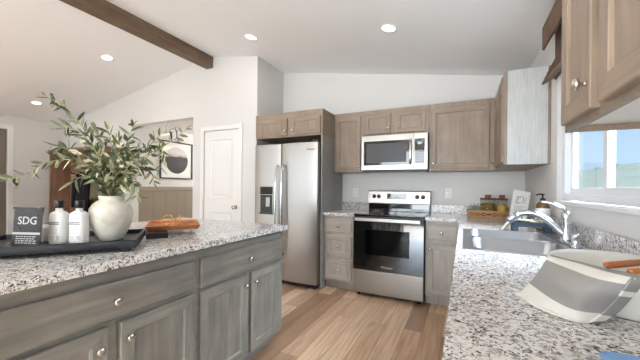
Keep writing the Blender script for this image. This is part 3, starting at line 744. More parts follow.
mb = MB(); R = [[Vector((FB.x+rx*math.cos(a*PI/14), FB.y+ry*math.sin(a*PI/14), FB.z+h)) for a in range(28)] for rx, ry, h in ((.03, .125, 0), (.03, .125, .006), (.026, .12, .011), (.02, .06, .014))]
mb.loops(R); t.part('escutcheon', mb, 'chrome')
mb = MB(); mb.lathe(FB, [(.028, .01), (.026, .02), (.023, .06), (.021, .10), (.023, .13), (.024, .15), (.019, .168), (.006, .174)], n=24); t.part('body', mb, 'chrome')
def bez(pts, n=8):
    out = []
    for i in range(len(pts)-1):
        p0 = Vector(pts[i]); p3 = Vector(pts[i+1]); pm = Vector(pts[i-1]) if i else p0; pn = Vector(pts[i+2]) if i+2 < len(pts) else p3
        a = p0+(p3-pm)/6; b_ = p3-(pn-p0)/6
        seg = interpolate_bezier(p0, a, b_, p3, n); out += seg if i == 0 else seg[1:]
    return out
y = FB.y
sp_ = bez([(-.085, y, .945), (-.12, y+.01, .985), (-.17, y+.02, 1.035), (-.235, y+.03, 1.07), (-.30, y+.04, 1.062), (-.345, y+.045, 1.028)])
mb = MB(); N_ = len(sp_); mb.tube(sp_, [.020-.004*i/N_ for i in range(N_)], 14)
so = t.part('spout', mb, 'chrome')
mb = MB(); mb.tube([sp_[-8], sp_[-4], sp_[-1], (-.352, y+.046, 1.012)], [.019, .021, .021, .018], 14); t.part('spray_head', mb, 'chrome', so)
lv = bez([(-.088, y, 1.075), (-.105, y-.01, 1.105), (-.15, y+.0, 1.132), (-.20, y+.015, 1.14)])
mb = MB(); N_ = len(lv); mb.tube(lv, [.016-.008*i/N_ for i in range(N_)], 12, flat=.75); t.part('lever', mb, 'chrome')
mb = MB(); c = Vector((-.092, -1.995, CT+.003)); mb.lathe(c, [(.026, 0), (.025, .008), (.018, .012), (.018, .05), (.021, .056), (.021, .068), (.016, .072)], n=22)
tag(finish('side_sprayer', mb, 'chrome', None, c), 'short chrome side sprayer cap beside the faucet base', 'sprayer')

# ------------------------------------------------------------------ window shade
t = Thing('woven_shade', 'dark brown woven wood roman shade drawn up above the kitchen window', 'window shade', (-.05, -1.9, 2.0))
t.part('valance', MB().box(-.085, -.070, -2.62, -1.195, 2.235, 2.40, .002), 'shade_weave')
t.part('headrail', MB().box(-.070, -.0015, -2.62, -1.197, 2.34, 2.395, .002), 'shade_weave')
mb = MB(); mb.box(-.012, -.006, -2.61, -1.215, 2.0, 2.34); t.part('shade_panel', mb, 'shade_weave')
for k, (dx, z, hh) in enumerate(((.085, 1.975, .05), (.07, 2.01, .05), (.055, 2.045, .05), (.04, 2.08, .05))):
    mb = MB(); y0, y1 = -2.61, -1.21
    pr_ = [(-.010, z+hh+.03), (-dx, z+.02), (-dx-.004, z+.006), (-dx+.004, z), (-.012, z+hh-.01)]
    mb.loops([[Vector((x, yy, zz)) for x, zz in pr_] for yy in (y0, y1)], smooth=False); t.part('fold', mb, 'shade_weave')

# ------------------------------------------------------------------ hall art, hall tree
hx = HX
t = Thing('framed_art', 'black framed print of a dark and grey circle on the hallway wall', 'picture', (hx, .235, 1.7))
ay0, ay1, az0, az1 = -.135, .605, 1.355, 2.085
mb = MB(); fw_ = .022
mb.box(hx, hx+.03, ay0, ay0+fw_, az0, az1, .002); mb.box(hx, hx+.03, ay1-fw_, ay1, az0, az1, .002); mb.box(hx, hx+.03, ay0+fw_, ay1-fw_, az0, az0+fw_, .002); mb.box(hx, hx+.03, ay0+fw_, ay1-fw_, az1-fw_, az1, .002)
t.part('frame', mb, 'black_plastic')
pp = t.part('print', MB().box(hx+.001, hx+.012, ay0+fw_, ay1-fw_, az0+fw_, az1-fw_), 'paper')
m, nt, b = newmat('art_disc')
tc_ = nt.nodes.new('ShaderNodeTexCoord'); n_ = nt.nodes.new('ShaderNodeTexNoise'); n_.inputs['Scale'].default_value = 4; n_.inputs['Detail'].default_value = 8
mp_ = nt.nodes.new('ShaderNodeMapping'); mp_.inputs['Scale'].default_value = (1, 1.5, 5); nt.links.new(tc_.outputs['Object'], mp_.inputs[0]); nt.links.new(mp_.outputs[0], n_.inputs['Vector'])
sp2 = nt.nodes.new('ShaderNodeSeparateXYZ'); nt.links.new(tc_.outputs['Object'], sp2.inputs[0])
ma = nt.nodes.new('ShaderNodeMath'); ma.operation = 'MULTIPLY_ADD'; ma.inputs[1].default_value = .12; nt.links.new(n_.outputs[0], ma.inputs[0])
mz = nt.nodes.new('ShaderNodeMath'); mz.operation = 'ADD'; mz.inputs[1].default_value = -.02; nt.links.new(sp2.outputs['Z'], mz.inputs[0]); nt.links.new(mz.outputs[0], ma.inputs[2])
rr = nt.nodes.new('ShaderNodeValToRGB'); e = rr.color_ramp.elements; e[0].position = .12; e[0].color = srgb(34, 34, 36); e[1].position = .14; e[1].color = srgb(178, 174, 168)
k = e.new(.2); k.color = srgb(214, 210, 204)
nt.links.new(ma.outputs[0], rr.inputs[0]); nt.links.new(rr.outputs[0], b.inputs['Base Color'])
mb = MB(); mb.lathe((hx+.012, .235, 1.72), [(.26, 0), (.26, .001)], (1, 0, 0), 48); t.part('printed_circle', mb, 'art_disc', pp)

t = Thing('hall_tree', 'brown wooden coat rack bench against the wall behind the vase and bottles', 'hall tree', (-6.75, -.85, 0))
x0, x1 = -7.62, -5.95
mb = MB(); mb.box(x0, x1, PY-.04, PY-.016, 0.02, 1.83)
for k in range(9): mb.box(x0+.01+k*.182, x0+.18+k*.182, PY-.05, PY-.04, .5, 1.80, .003)
t.part('back_panel', mb, 'brown_wood')
for x in (x0, x1-.04): t.part('side_panel', MB().box(x, x+.04, -1.02, PY-.05, 0, 1.83, .004), 'brown_wood')
t.part('seat', MB().box(x0-.01, x1+.01, -1.08, PY-.05, .46, .50, .006), 'brown_wood')
t.part('top_shelf', MB().box(x0-.02, x1+.02, -1.04, PY-.016, 1.83, 1.865, .005), 'brown_wood')
for k in range(6):
    xx = x0+.2+k*.25
    mb = MB(); mb.tube([(xx, PY-.05, 1.45), (xx, PY-.10, 1.44), (xx, PY-.12, 1.47)], .008, 8); t.part('coat_hook', mb, 'black_plastic')
def drape(c, w_, d_, h, seed):
    rnd = random.Random(seed); mb = MB(); R = []
    for i in range(9):
        s = i/8; ww = w_*(.35+.65*min(1, s*2.2)); ring = []
        for k in range(24):
            a = 2*PI*k/24; wob = 1+.10*math.sin(5*a+seed)*s+.05*math.sin(9*a+3*s)
            ring.append(Vector((c[0]+ww*math.cos(a)*wob, c[1]+d_*(.5+.5*s)*math.sin(a)*wob, c[2]-h*s+.015*math.sin(3*a)*s)))
        R.append(ring)
    mb.loops(R); return mb
yj = PY-.15
t2 = Thing('hanging_jacket', 'black jacket hanging on the wooden coat rack behind the bottles', 'jacket', (-6.95, yj, .75))
t2.part('torso', drape((-6.97, yj, 1.46), .17, .07, .85, 2), 'black_cloth')
for s in (-1, 1):
    mb = MB(); mb.tube([(-6.97+s*.08, yj, 1.40), (-6.97+s*.18, yj-.02, 1.25), (-6.97+s*.20, yj-.03, .8)], [.05, .055, .045], 12); t2.part('sleeve', mb, 'black_cloth')
t2 = Thing('hanging_bag', 'olive grey fabric bag hanging beside the black jacket on the coat rack', 'bag', (-6.58, yj, .9))
t2.part('pouch', drape((-6.52, yj, 1.38), .15, .07, .42, 5), 'olive_cloth')
mb = MB(); mb.tube([(-6.60, yj, 1.34), (-6.57, PY-.115, 1.45), (-6.50, PY-.115, 1.45), (-6.45, yj, 1.34)], .008, 8); t2.part('strap', mb, 'black_cloth')

# ------------------------------------------------------------------ things on the island
U = Vector((.636, .772, 0)).normalized(); V_ = Vector((-U.y, U.x, 0))
TR = Vector((-1.905, -3.045, 0))
def tp(a, b_, z): return TR-U*a+V_*b_+Z*z      # a back along the front edge, b into the tray
TL, TW = .60, .40
t = Thing('serving_tray', 'long dark slate footed tray holding the vase, bottles and sign', 'tray', tp(TL/2, TW/2, CT))
mb = MB(); mb.obox(tp(TL/2, TW/2, .938), U, V_, Z, TL/2, TW/2, .005); t.part('base', mb, 'slate_tray')
mb = MB(); h = .016
for a, b_, la, lb in ((TL/2, .006, TL/2, .006), (TL/2, TW-.006, TL/2, .006), (.006, TW/2, .006, TW/2-.012), (TL-.006, TW/2, .006, TW/2-.012)): mb.obox(tp(a, b_, .949), U, V_, Z, la, lb, h, .002)
t.part('rim', mb, 'slate_tray')
for a in (.045, TL-.10):
    for b_ in (.03, TW-.04): t.part('foot', MB().obox(tp(a, b_, .9235), U, V_, Z, .018, .018, .0095, .002), 'black_plastic')
TB = .943
# vase
vc = Vector((-2.147, -3.014, TB))
VS = .90
mb = MB(); mb.lathe(vc, [(a_*VS, b_*.96) for a_, b_ in [(.05, 0), (.058, .004), (.078, .045), (.095, .09), (.1015, .125), (.0985, .155), (.083, .182), (.062, .196), (.055, .202), (.058, .212), (.060, .220), (.055, .222), (.050, .214), (.048, .200), (.07, .17), (.07, .06), (.0, .03)]], n=48, cap1=False)
v = single('vase', mb, 'vase_cream', 'round cream ceramic vase standing on the dark tray', 'vase', vc)
# bottles
def bottle(c, ang, label):
    t = Thing('soap_bottle', label, 'bottle', c, 'white bottles on the tray')
    ca, sa = math.cos(ang), math.sin(ang)
    mb = MB(); R = []
    for hx_, hy_, r_, z in ((.031, .021, .018, 0), (.035, .025, .02, .004), (.036, .026, .021, .02), (.036, .026, .021, .120), (.034, .024, .018, .134), (.024, .019, .016, .143), (.0135, .0135, .0134, .148), (.0135, .0135, .0134, .160)):
        R.append([Vector((c[0]+p.x*ca-p.y*sa, c[1]+p.x*sa+p.y*ca, c[2]+z)) for p in rrect(0, 0, hx_, hy_, min(r_, hy_-.0001, hx_-.0001), 0)])
    mb.loops(R); bd = t.part('body', mb, 'white_plastic')
    mb = MB(); mb.lathe(Vector(c)+Z*.160, [(.0165, 0), (.0175, .001), (.0175, .03), (.0165, .033), (.012, .034)], n=22); t.part('cap', mb, 'black_plastic')
    u = Vector((ca, sa, 0)); n = Vector((sa, -ca, 0)); c0 = Vector(c)+n*.0263+Z*.012
    def strip(x, z, w_, h_, mi): mb.obox(c0+u*x+Z*z, u, Z, n, w_/2, h_/2, .0004, mi=mi)
    mb = MB()
    strip(0, .085, .044, .003, 0); strip(-.002, .078, .048, .004, 0)
    for k in range(6): strip(-.004, .067-k*.006, .040 if k % 2 else .034, .0015, 1)
    for k in range(3): strip(-.012, .022-k*.005, .022, .0015, 1)
    strip(.016, .018, .013, .018, 1)
    t.part('label_print', mb, ['ink', 'label_grey'], bd)
bottle((-2.236, -3.184, TB), math.radians(25), 'white bottle with black cap, left of the pair, right of the black sign')
bottle((-2.164, -3.141, TB), math.radians(25), 'white bottle with black cap, right of the pair, next to the cream vase')
mb = MB(); mb.lathe((-2.36, -3.185, TB), [(.028, 0), (.031, .003), (.031, .062), (.029, .07), (.018, .076), (.0, .078)], n=24, cap1=False)
single('jar_candle', mb, 'ceramic_white', 'small white lidded jar half hidden between the sign and the left bottle', 'jar', (-2.36, -3.185, TB))
# sign
sc_ = Vector((-2.272, -3.285, TB))
su = Vector((.93, .37, 0)).normalized(); sn = Vector((su.y, -su.x, 0)); sv = (Z*1.0 - sn*.10).normalized(); sn = su.cross(sv).normalized()
if sn.dot(Vector((1, -1, 0))) < 0: sn = -sn
t = Thing('award_plaque', 'black and silver acrylic sign reading SDG at the left end of the tray', 'sign', sc_)
def sp3(x, z, off=0): return sc_+su*x+sv*z+sn*off
mb = MB(); mb.obox(sp3(0, .084, 0), su, sv, sn, .064, .082, .004, .001); pl = t.part('plate', mb, 'ink_black')
mb = MB(); mb.obox(sp3(0, .088, .0105), su, sv, sn, .071, .088, .005, .001); t.part('acrylic_front', mb, 'glass')
mb = MB()
for sx_ in (-.064, .064):
    for z in (.012, .164): t.part('standoff', MB().lathe(sp3(sx_*.94, z, -.004), [(.0035, 0), (.0035, .022), (.003, .023)], sn, 10), 'nickel')

t.part('lettering', text_mb('SDG', .046, sp3(0, .108, .0042), su, sv, sn, .0004, .0004), 'label_grey', pl)
mb = MB(); 
for r_ in (.043, .046): mb.tube([sp3(r_*math.cos(a*PI/20), .108+r_*math.sin(a*PI/20), .0045) for a in range(40)], .0005, 4, cyc=True)
t.part('ring_emblem', mb, 'ink', pl)
mb = MB(); mb.obox(sp3(0, .055, .0045), su, sv, sn, .064, .0045, .0003); t.part('silver_band', mb, 'label_grey', pl)
mb = MB()
rnd = random.Random(4)
for r_ in range(4):
    x = -.045
    while x < .042:
        L = rnd.uniform(.006, .016); mb.obox(sp3(x+L/2, .042-r_*.009, .0045), su, sv, sn, L/2, .0018, .0003); x += L+.004
t.part('small_print', mb, 'label_grey', pl)
# black book and wooden tray
bu = Vector((.091, .124, 0)).normalized(); bv = Vector((-bu.y, bu.x, 0)); bo = Vector((-2.096, -2.741, 0))
t = Thing('black_book', 'thick black book lying flat under the orange wooden tray', 'book', bo-bu*.15+bv*.12+Z*CT)
c = bo-bu*.054+bv*.165
t.part('cover', MB().obox(c+Z*(CT+.015), bu, bv, Z, .054, .165, .0145, .002), 'black_plastic')
t.part('pages', MB().obox(c+Z*(CT+.015)+bv*.001, bu, bv, Z, .0550, .162, .011), 'dark_plastic')
wu = Vector((.62, .785, 0)).normalized(); wv = Vector((-wu.y, wu.x, 0)); wo = Vector((-2.245, -2.780, 0)); WL, WD = .30, .36; wz = CT+.031
def wp(a, b_, z): return wo+wu*a+wv*b_+Z*(wz+z)
t = Thing('wooden_tray', 'small orange-brown wooden tray with flared sides on the island counter', 'tray', wp(WL/2, WD/2, 0))
mb = MB(); R = []
for ins, z in ((.014, 0), (0, .025), (.008, .025), (.020, .006)):
    R.append([wp(ins, ins, z), wp(WL-ins, ins, z), wp(WL-ins, WD-ins, z), wp(ins, WD-ins, z)])
mb.loops(R, smooth=False); t.part('tray_body', mb, 'orange_wood')
def ring_thing(c, r_, ax, label):
    ax = Vector(ax).normalized(); e1 = ax.orthogonal().normalized(); e2 = ax.cross(e1)
    mb = MB(); mb.tube([Vector(c)+e1*(r_*math.cos(a*PI/24))+e2*(r_*math.sin(a*PI/24)) for a in range(48)], .0032, 8, cyc=True)
    single('gold_ring', mb, 'gold', label, 'ring', c)
ring_thing(wp(.115, .150, .010+.034), .036, (.25, -1, .35), 'thin gold ring standing at the back of the wooden tray')
ring_thing(wp(.170, .060, .010+.033), .037, (-.3, -1, .45), 'larger thin gold ring leaning at the front of the wooden tray')

# olive branches
vm = vc+Z*.21
CF = Vector((math.sin(_a)*-1, math.cos(_a), 0))
D0 = (vm-cam.location).dot(_f)
rnd = random.Random(11)
t = Thing('olive_branches', 'bunch of leafy grey-green olive branches arching out of the cream vase', 'plant', vm)
def wpt(px, py, dd):
    d = D0+dd; return cam.location+_f*d+_r2*((px-320)/299.468*d)+_u2*((188.08-py)/299.468*d)
def leaf(mb, p, d, up, L, W, mi):
    d = d.normalized(); s = d.cross(up)
    if s.length < .1: s = d.cross(Vector((1, 0, 0)))
    s.normalize(); nrm = s.cross(d); cur = rnd.uniform(-.4, .7); rows = []
    for k, w_ in enumerate((.12, .8, 1, .95, .7, .1)):
        q = k/5; c = p+d*(L*q)+nrm*(-cur*L*q*q)
        rows.append([c-s*W*w_/2+nrm*.001, c-nrm*W*.12*w_, c+s*W*w_/2+nrm*.001])
    Vv = [[mb.bm.verts.new(x) for x in r_] for r_ in rows]
    for i in range(5):
        for j in range(2):
            f = mb.bm.faces.new((Vv[i][j], Vv[i][j+1], Vv[i+1][j+1], Vv[i+1][j])); f.material_index = mi; f.smooth = True
BR = [  # via points (image-plane offsets resolved to real depth), depth offset at the tip, leaf start, leaf spacing, leaf length
 ([(111, 197), (104, 172), (88, 135), (70, 113), (57, 103), (46, 96)], .10, .22, .017, .050),
 ([(110, 197), (98, 172), (72, 160), (45, 163), (28, 173), (8, 180)], -.12, .18, .019, .052),
 ([(110, 197), (100, 160), (88, 140), (72, 128), (62, 128)], -.05, .25, .014, .060),
 ([(111, 197), (108, 165), (103, 145), (96, 128)], .12, .3, .014, .055),
 ([(112, 197), (114, 165), (112, 145), (108, 130)], .02, .3, .014, .055),
 ([(113, 197), (120, 165), (126, 145), (133, 126)], .10, .3, .014, .055),
 ([(113, 197), (128, 165), (145, 150), (160, 135), (170, 130)], .02, .25, .015, .050),
 ([(114, 197), (130, 170), (150, 155), (163, 150), (160, 168)], -.06, .3, .015, .048),
 ([(113, 197), (125, 175), (140, 165), (150, 170), (154, 182)], .10, .3, .013, .048),
 ([(112, 197), (120, 178), (132, 180), (138, 196)], -.10, .3, .013, .055),
 ([(110, 197), (98, 180), (84, 176), (70, 184)], -.06, .3, .013, .055),
 ([(111, 197), (104, 178), (92, 160), (76, 152), (56, 146)], .06, .25, .014, .055),
 ([(112, 197), (118, 172), (126, 160), (140, 150)], -.10, .25, .013, .058),
 ([(111, 197), (106, 170), (96, 152), (86, 150)], .14, .25, .013, .058),
 ([(112, 197), (113, 175), (118, 158), (120, 142)], -.14, .25, .013, .058),
 ([(114, 197), (140, 160), (160, 148), (176, 138), (187, 128)], .10, .82, .018, .042),
 ([(112, 197), (116, 176), (126, 172), (120, 186)], -.14, .25, .012, .055),
 ([(111, 197), (105, 180), (100, 168), (90, 168)], -.15, .25, .012, .055),
]
for vias, dd, st, spc, LL in BR:
    n_ = len(vias)
    pts = bez([wpt(px, py, dd*(i/(n_-1))**1.2) for i, (px, py) in enumerate(vias)], 8)
    pts = [vm-Z*.14+(pts[0]-vm)*.2] + pts
    N_ = len(pts)
    mb = MB(); mb.tube(pts, [.0030*(1-.75*i/N_) for i in range(N_)], 6); br_ = t.part('branch', mb, 'stem_tan')
    mb = MB(); mb.keep = True
    # arc length walk
    L_ = [0]
    for i in range(1, N_): L_.append(L_[-1]+(pts[i]-pts[i-1]).length)
    s = L_[-1]*st; side = 1; sparse = LL < .0531 and st < .24
    while s < L_[-1]:
        i = max(k for k in range(N_) if L_[k] <= s); i = min(i, N_-2); q = (s-L_[i])/(L_[i+1]-L_[i]+1e-9)
        p = pts[i].lerp(pts[i+1], q); tg = (pts[i+1]-pts[i]).normalized()
        for sd in ((side,) if rnd.random() < .45 else (1, -1)):
            lat = tg.cross(_f if rnd.random() < .6 else Vector((rnd.gauss(0, 1), rnd.gauss(0, 1), rnd.gauss(0, 1)))).normalized()
            d = tg*rnd.uniform(.5, 1.1)+lat*sd*rnd.uniform(.5, 1.0)+Vector((rnd.gauss(0, .25), rnd.gauss(0, .25), rnd.gauss(0, .2)-.1))
            up = Vector((rnd.gauss(0, .8), rnd.gauss(0, .8)-.6, rnd.gauss(.5, .7)))
            leaf(mb, p, d, up, LL*rnd.uniform(.7, 1.2), (.0155)*rnd.uniform(.7, 1.2), rnd.choice((0, 0, 0, 1, 1, 2)))
        side = -side; s += spc*rnd.uniform(.8, 1.5)
    d = (pts[-1]-pts[-3]); leaf(mb, pts[-1], d, Vector((0, -.5, 1)), LL*.8, .012, 0)
    t.part('foliage', mb, ['leaf_green', 'leaf_dark', 'leaf_pale'], br_)

# ------------------------------------------------------------------ things on the window counter
# wicker tray
bc = Vector((-.365, -.28, CT))
t = Thing('wicker_basket', 'low woven wicker basket tray holding jars in the counter corner', 'basket', bc)
mb = MB(); mb.loops([rrect(bc.x, bc.y, .185, .115, .08, CT+.001), rrect(bc.x, bc.y, .19, .12, .085, CT+.010)]); t.part('base', mb, 'wicker')
mb = MB(); nseg = 96
def rr_pt(s, hx_, hy_, z):
    a = 2*PI*s; p = 3.2
    cx_, sy_ = math.cos(a), math.sin(a)
    return Vector((bc.x+hx_*math.copysign(abs(cx_)**(2/p), cx_), bc.y+hy_*math.copysign(abs(sy_)**(2/p), sy_), z))
for row in (0, 1):
    z = CT+.012+row*.044
    mb.tube([rr_pt(k/96, .188+row*.006, .118+row*.006, z) for k in range(96)], .006, 6, cyc=True)
ND = 26
for k in range(ND):
    for sg in (1, -1):
        pts = []
        for q in range(7):
            f_ = q/6; s0 = (k+sg*f_*2.0)/ND
            pts.append(rr_pt(s0, .187+.008*f_+.002*sg, .117+.008*f_+.002*sg, CT+.012+.048*f_))
        mb.tube(pts, .0042, 5)
t.part('woven_side', mb, 'wicker')
mb = MB(); mb.loops([[rr_pt(k/64, a_, b_, CT+z_) for k in range(64)] for a_, b_, z_ in ((.183, .113, .008), (.190, .120, .066), (.187, .117, .066), (.180, .110, .010))], cap0=False, cap1=False); t.part('liner', mb, 'basket_dark')
mb = MB(); mb.tube([rr_pt(k/96, .200, .130, CT+.068+.0015*math.sin(k*2)) for k in range(96)], .008, 8, cyc=True); t.part('rim', mb, 'wicker')
def canister(c, r_, h, fill_mat, fh, label):
    t = Thing('glass_canister', label, 'canister', c)
    mb = MB(); mb.lathe(c, [(r_*.92, 0), (r_, .004), (r_, h), (r_-.002, h), (r_-.002, .006), (0.001, .005)], n=28, cap1=False); t.part('glass_body', mb, 'glass_jar')
    mb = MB(); mb.lathe(Vector(c)+Z*.007, [(r_*.86, 0), (r_*.93, .003), (r_*.93, fh), (r_*.5, fh+.008), (.001, fh+.004)], n=24, cap1=False); t.part('contents', mb, fill_mat)
    mb = MB(); mb.lathe(Vector(c)+Z*h, [(r_-.002, -.004), (r_-.002, 0), (r_+.004, .001), (r_+.004, .014), (.028, .016), (.030, .045), (.026, .050), (.001, .051)], n=28, cap1=False); t.part('lid', mb, 'dark_lid')
canister((-.360, -.195, CT+.010), .074, .175, 'spice', .12, 'glass canister with wooden lid, left of the two in the basket, golden contents')
canister((-.232, -.225, CT+.010), .050, .175, 'pasta', .11, 'glass canister of pasta with wooden lid, right of the two in the basket')
c = (-.365, -.325, CT+.010)
t = Thing('dark_bowl', 'small dark bowl in front of the canisters in the wicker basket', 'bowl', c)
mb = MB(); mb.lathe(c, [(.025, 0), (.03, .004), (.052, .03), (.055, .05), (.052, .05), (.048, .03), (.02, .008)], n=28, sx=1.3); t.part('bowl_body', mb, 'black_plastic')
c = Vector((-.492, -.315, CT+.012))
t = Thing('air_plant', 'spiky grey-green air plant at the left end of the wicker basket', 'plant', c)
t.part('base', MB().lathe(c, [(.018, 0), (.026, .01), (.02, .028), (.008, .034)], n=16), 'succulent')
rnd2 = random.Random(5)
mb = MB()
for k in range(34):
    a = rnd2.uniform(0, 2*PI); el = rnd2.uniform(.6, 1.45); L = rnd2.uniform(.09, .15)
    d = Vector((math.cos(a)*math.cos(el), math.sin(a)*math.cos(el)*.8, math.sin(el)))
    p0 = c+Z*.025; p1 = p0+d*L*.5; p2 = p0+d*L*.85+Vector((d.x, d.y, 0))*L*.25-Z*L*.08*(1-d.z)
    if p2.z < CT+.07 and (abs(p2.x-bc.x) > .19): p2.z = CT+.09
    mb.tube(bez([p0, p1, p2], 5), [.008, .008, .0075, .007, .006, .005, .0035, .002, .001], 6, flat=.45)
t.part('leaves', mb, 'succulent')
# recipe card on a stand
t = Thing('recipe_card', 'white card with black line drawing leaning beside the wicker basket', 'card', (-.115, -.62, CT))
cv = Vector((.17, .22, 1)).normalized(); cu_ = Vector((.97, .10, -.187)); cu_ = (cu_-cv*cu_.dot(cv)).normalized(); cn = cu_.cross(cv).normalized()
if cn.y > 0: cn = -cn
co = Vector((-.150, -.62, CT+.016))
W2, H2 = .070, .138
mb = MB(); mb.obox(co+cv*H2+cn*0, cu_, cv, cn, W2, H2, .002, .0005); cd = t.part('card', mb, 'paper')
mb = MB()
def stroke(a, b_, th=.0012): 
    p, q = co+cu_*a[0]+cv*a[1]+cn*.0028, co+cu_*b_[0]+cv*b_[1]+cn*.0028
    mb.tube([p, p.lerp(q, .5), q], th, 5)
for a, b_ in (((-.03, .215), (-.035, .165)), ((-.03, .215), (.012, .225)), ((-.035, .165), (-.005, .16)), ((.02, .19), (.022, .225)), ((.022, .19), (.04, .188)), ((-.02, .205), (-.022, .18)), ((-.045, .155), (-.01, .15)), ((.005, .165), (.04, .17)), ((-.02, .205), (-.002, .207)), ((.035, .20), (.045, .215))): stroke(a, b_, .0018)
for k in range(5): stroke((-.045, .125-k*.012), (.03-.012*(k % 2), .125-k*.012), .0009)
t.part('drawing', mb, 'ink_black', cd)
mb = MB(); mb.tube([co+cv*.16-cn*.003, co+cv*.09-cn*.035, co-cn*.075+cv*.0], .003, 6); t.part('easel_leg', mb, 'black_plastic')
# soap dispenser
c = Vector((-.072, -1.195, CT))
t = Thing('soap_dispenser', 'amber pump bottle with a white label and black pump near the window', 'soap dispenser', c)
mb = MB(); mb.lathe(c, [(.040, 0), (.044, .004), (.044, .165), (.040, .185), (.026, .201), (.016, .207), (.016, .215)], n=30); bd = t.part('bottle', mb, 'amber')
mb = MB(); mb.lathe(c+Z*.012, [(.0443, 0), (.0449, .001), (.0449, .145), (.0443, .146)], n=30, cap0=False, cap1=False); t.part('label', mb, 'paper', bd)
mb = MB(); mb.lathe(c+Z*.215, [(.016, -.004), (.017, 0), (.017, .014), (.006, .017), (.005, .036), (.011, .038), (.011, .046), (.004, .048)], n=18)
mb.tube([c+Z*.259, c+Vector((-.02, -.012, .261)), c+Vector((-.045, -.028, .254))], [.006, .0055, .004], 8); t.part('pump', mb, 'black_plastic')
# footed dish with cloth and sprigs
rc = Vector((-.172, -1.352, CT))
t = Thing('footed_dish', 'slate blue footed dish draining rack behind the sink', 'dish rack', rc)
mb = MB(); R = [rrect(rc.x, rc.y, hx_, hy_, .02, CT+z) for hx_, hy_, z in ((.115, .052, .034), (.122, .058, .040), (.125, .061, .066), (.119, .055, .066), (.115, .051, .045), (.02, .02, .044))]
mb.loops(R, smooth=False); t.part('dish', mb, 'blue_slate')
for sx_ in (-1, 1):
    for sy_ in (-1, 1): t.part('foot', MB().box(rc.x+sx_*.095-.018, rc.x+sx_*.095+.018, rc.y+sy_*.04-.012, rc.y+sy_*.04+.012, CT+.0005, CT+.036, .006), 'blue_slate')
mb = MB(); hoop = []
for k in range(13):
    a = PI*k/12; hoop.append(rc+Vector((-.115*math.cos(a), 0, .060+.058*math.sin(a))))
for dy_ in (-.05, 0, .05): mb.tube([p+Y*dy_ for p in hoop], .0028, 6)
t.part('wire_hoop', mb, 'chrome')
mb = MB()
for k in range(22):
    a = rnd2.uniform(0, 2*PI); p = rc+Vector((rnd2.uniform(-.08, .08), rnd2.uniform(-.035, .035), .055)); d = Vector((math.cos(a), math.sin(a)*.6, rnd2.uniform(.5, 1.3))).normalized()
    leaf(mb, p, d, Vector((0, -1, .3)), rnd2.uniform(.035, .055), .014, rnd2.choice((0, 2)))
mb.keep = True
tag(finish('herb_sprigs', mb, ['leaf_green', 'leaf_dark', 'leaf_pale'], None, rc+Z*.05), 'small green and pale sprigs lying in the blue footed dish', 'herbs')
# folded napkin hanging from the dish
mb = MB(); R = []
pp_ = [(.02, .072), (-.05, .085), (-.115, .078), (-.142, .056), (-.165, .024), (-.178, .006)]
for i, (dx, dz) in enumerate(pp_):
    wd = .05+.012*math.sin(i*1.7); R.append([rc+Vector((dx+.006*math.sin(k*1.9+i), -.02+wd*(k/6-.5)*2, dz+.006*math.sin(k*2.3+i*.8))) for k in range(7)])
mb.loops(R, closed=False); mb.keep = True
o = single('napkin', mb, 'paper', 'crumpled white napkin hanging off the left side of the blue dish', 'napkin', rc+Vector((-.1, 0, .0)))
sm = o.modifiers.new('s', 'SOLIDIFY'); sm.thickness = .003; ss = o.modifiers.new('b', 'SUBSURF'); ss.levels = ss.render_levels = 2

# big bowl with towel and wooden spoons
bx, by = -.235, -2.87
t = Thing('serving_bowl', 'large white oval ceramic bowl on the counter at the right edge', 'bowl', (bx, by, CT))
mb = MB(); prof = [(.68, 0), (.71, .004), (.80, .03), (.90, .06), (.96, .088), (1.0, .100), (1.0, .105), (.975, .107), (.94, .098), (.83, .062), (.68, .03), (.5, .012), (.05, .008)]
R = [[Vector((bx+.150*s*math.cos(2*PI*k/56), by+.175*s*math.sin(2*PI*k/56), CT+.0005+z)) for k in range(56)] for s, z in prof]
mb.loops(R); t.part('bowl_body', mb, 'ceramic_white')
# towel: control rows from inside the bowl over the rim to the counter
rows = [
 [(-.335, -2.79, .992), (-.285, -2.86, .988), (-.25, -2.90, .988), (-.205, -2.945, .990)],
 [(-.364, -2.850, 1.018), (-.315, -2.915, 1.016), (-.280, -2.960, 1.016), (-.240, -2.985, 1.018)],
 [(-.396, -2.925, 1.031), (-.355, -2.990, 1.032), (-.320, -3.045, 1.032), (-.283, -3.070, 1.032)],
 [(-.415, -2.936, 1.0), (-.396, -3.04, 1.0), (-.360, -3.09, 1.0), (-.303, -3.080, 1.0)],
 [(-.433, -2.915, .955), (-.407, -3.02, .955), (-.375, -3.07, .955), (-.318, -3.055, .955)],
 [(-.456, -2.906, .9205), (-.432, -2.997, .9205), (-.382, -3.06, .9205), (-.346, -3.050, .9205)]]
def cr1(P, s):
    n = len(P)-1; s = min(max(s*n, 0), n-1e-6); i = int(s); q = s-i
    p0, p1, p2, p3 = P[max(i-1, 0)], P[i], P[i+1], P[min(i+2, n)]
    return .5*((2*p1)+(-p0+p2)*q+(2*p0-5*p1+4*p2-p3)*q*q+(-p0+3*p1-3*p2+p3)*q**3)
RV = [[Vector(p) for p in r_] for r_ in rows]
def towel_pt(u, v):
    colp = [cr1([RV[i][j] for i in range(6)], v) for j in range(4)]
    p = cr1(colp, u)
    amp = .004*math.sin(min(v, 1)*PI)
    return p+Vector((-.6, -.6, .3))*amp*(math.sin(u*17+v*3)*.5+math.sin(u*7-v*5)*.6)
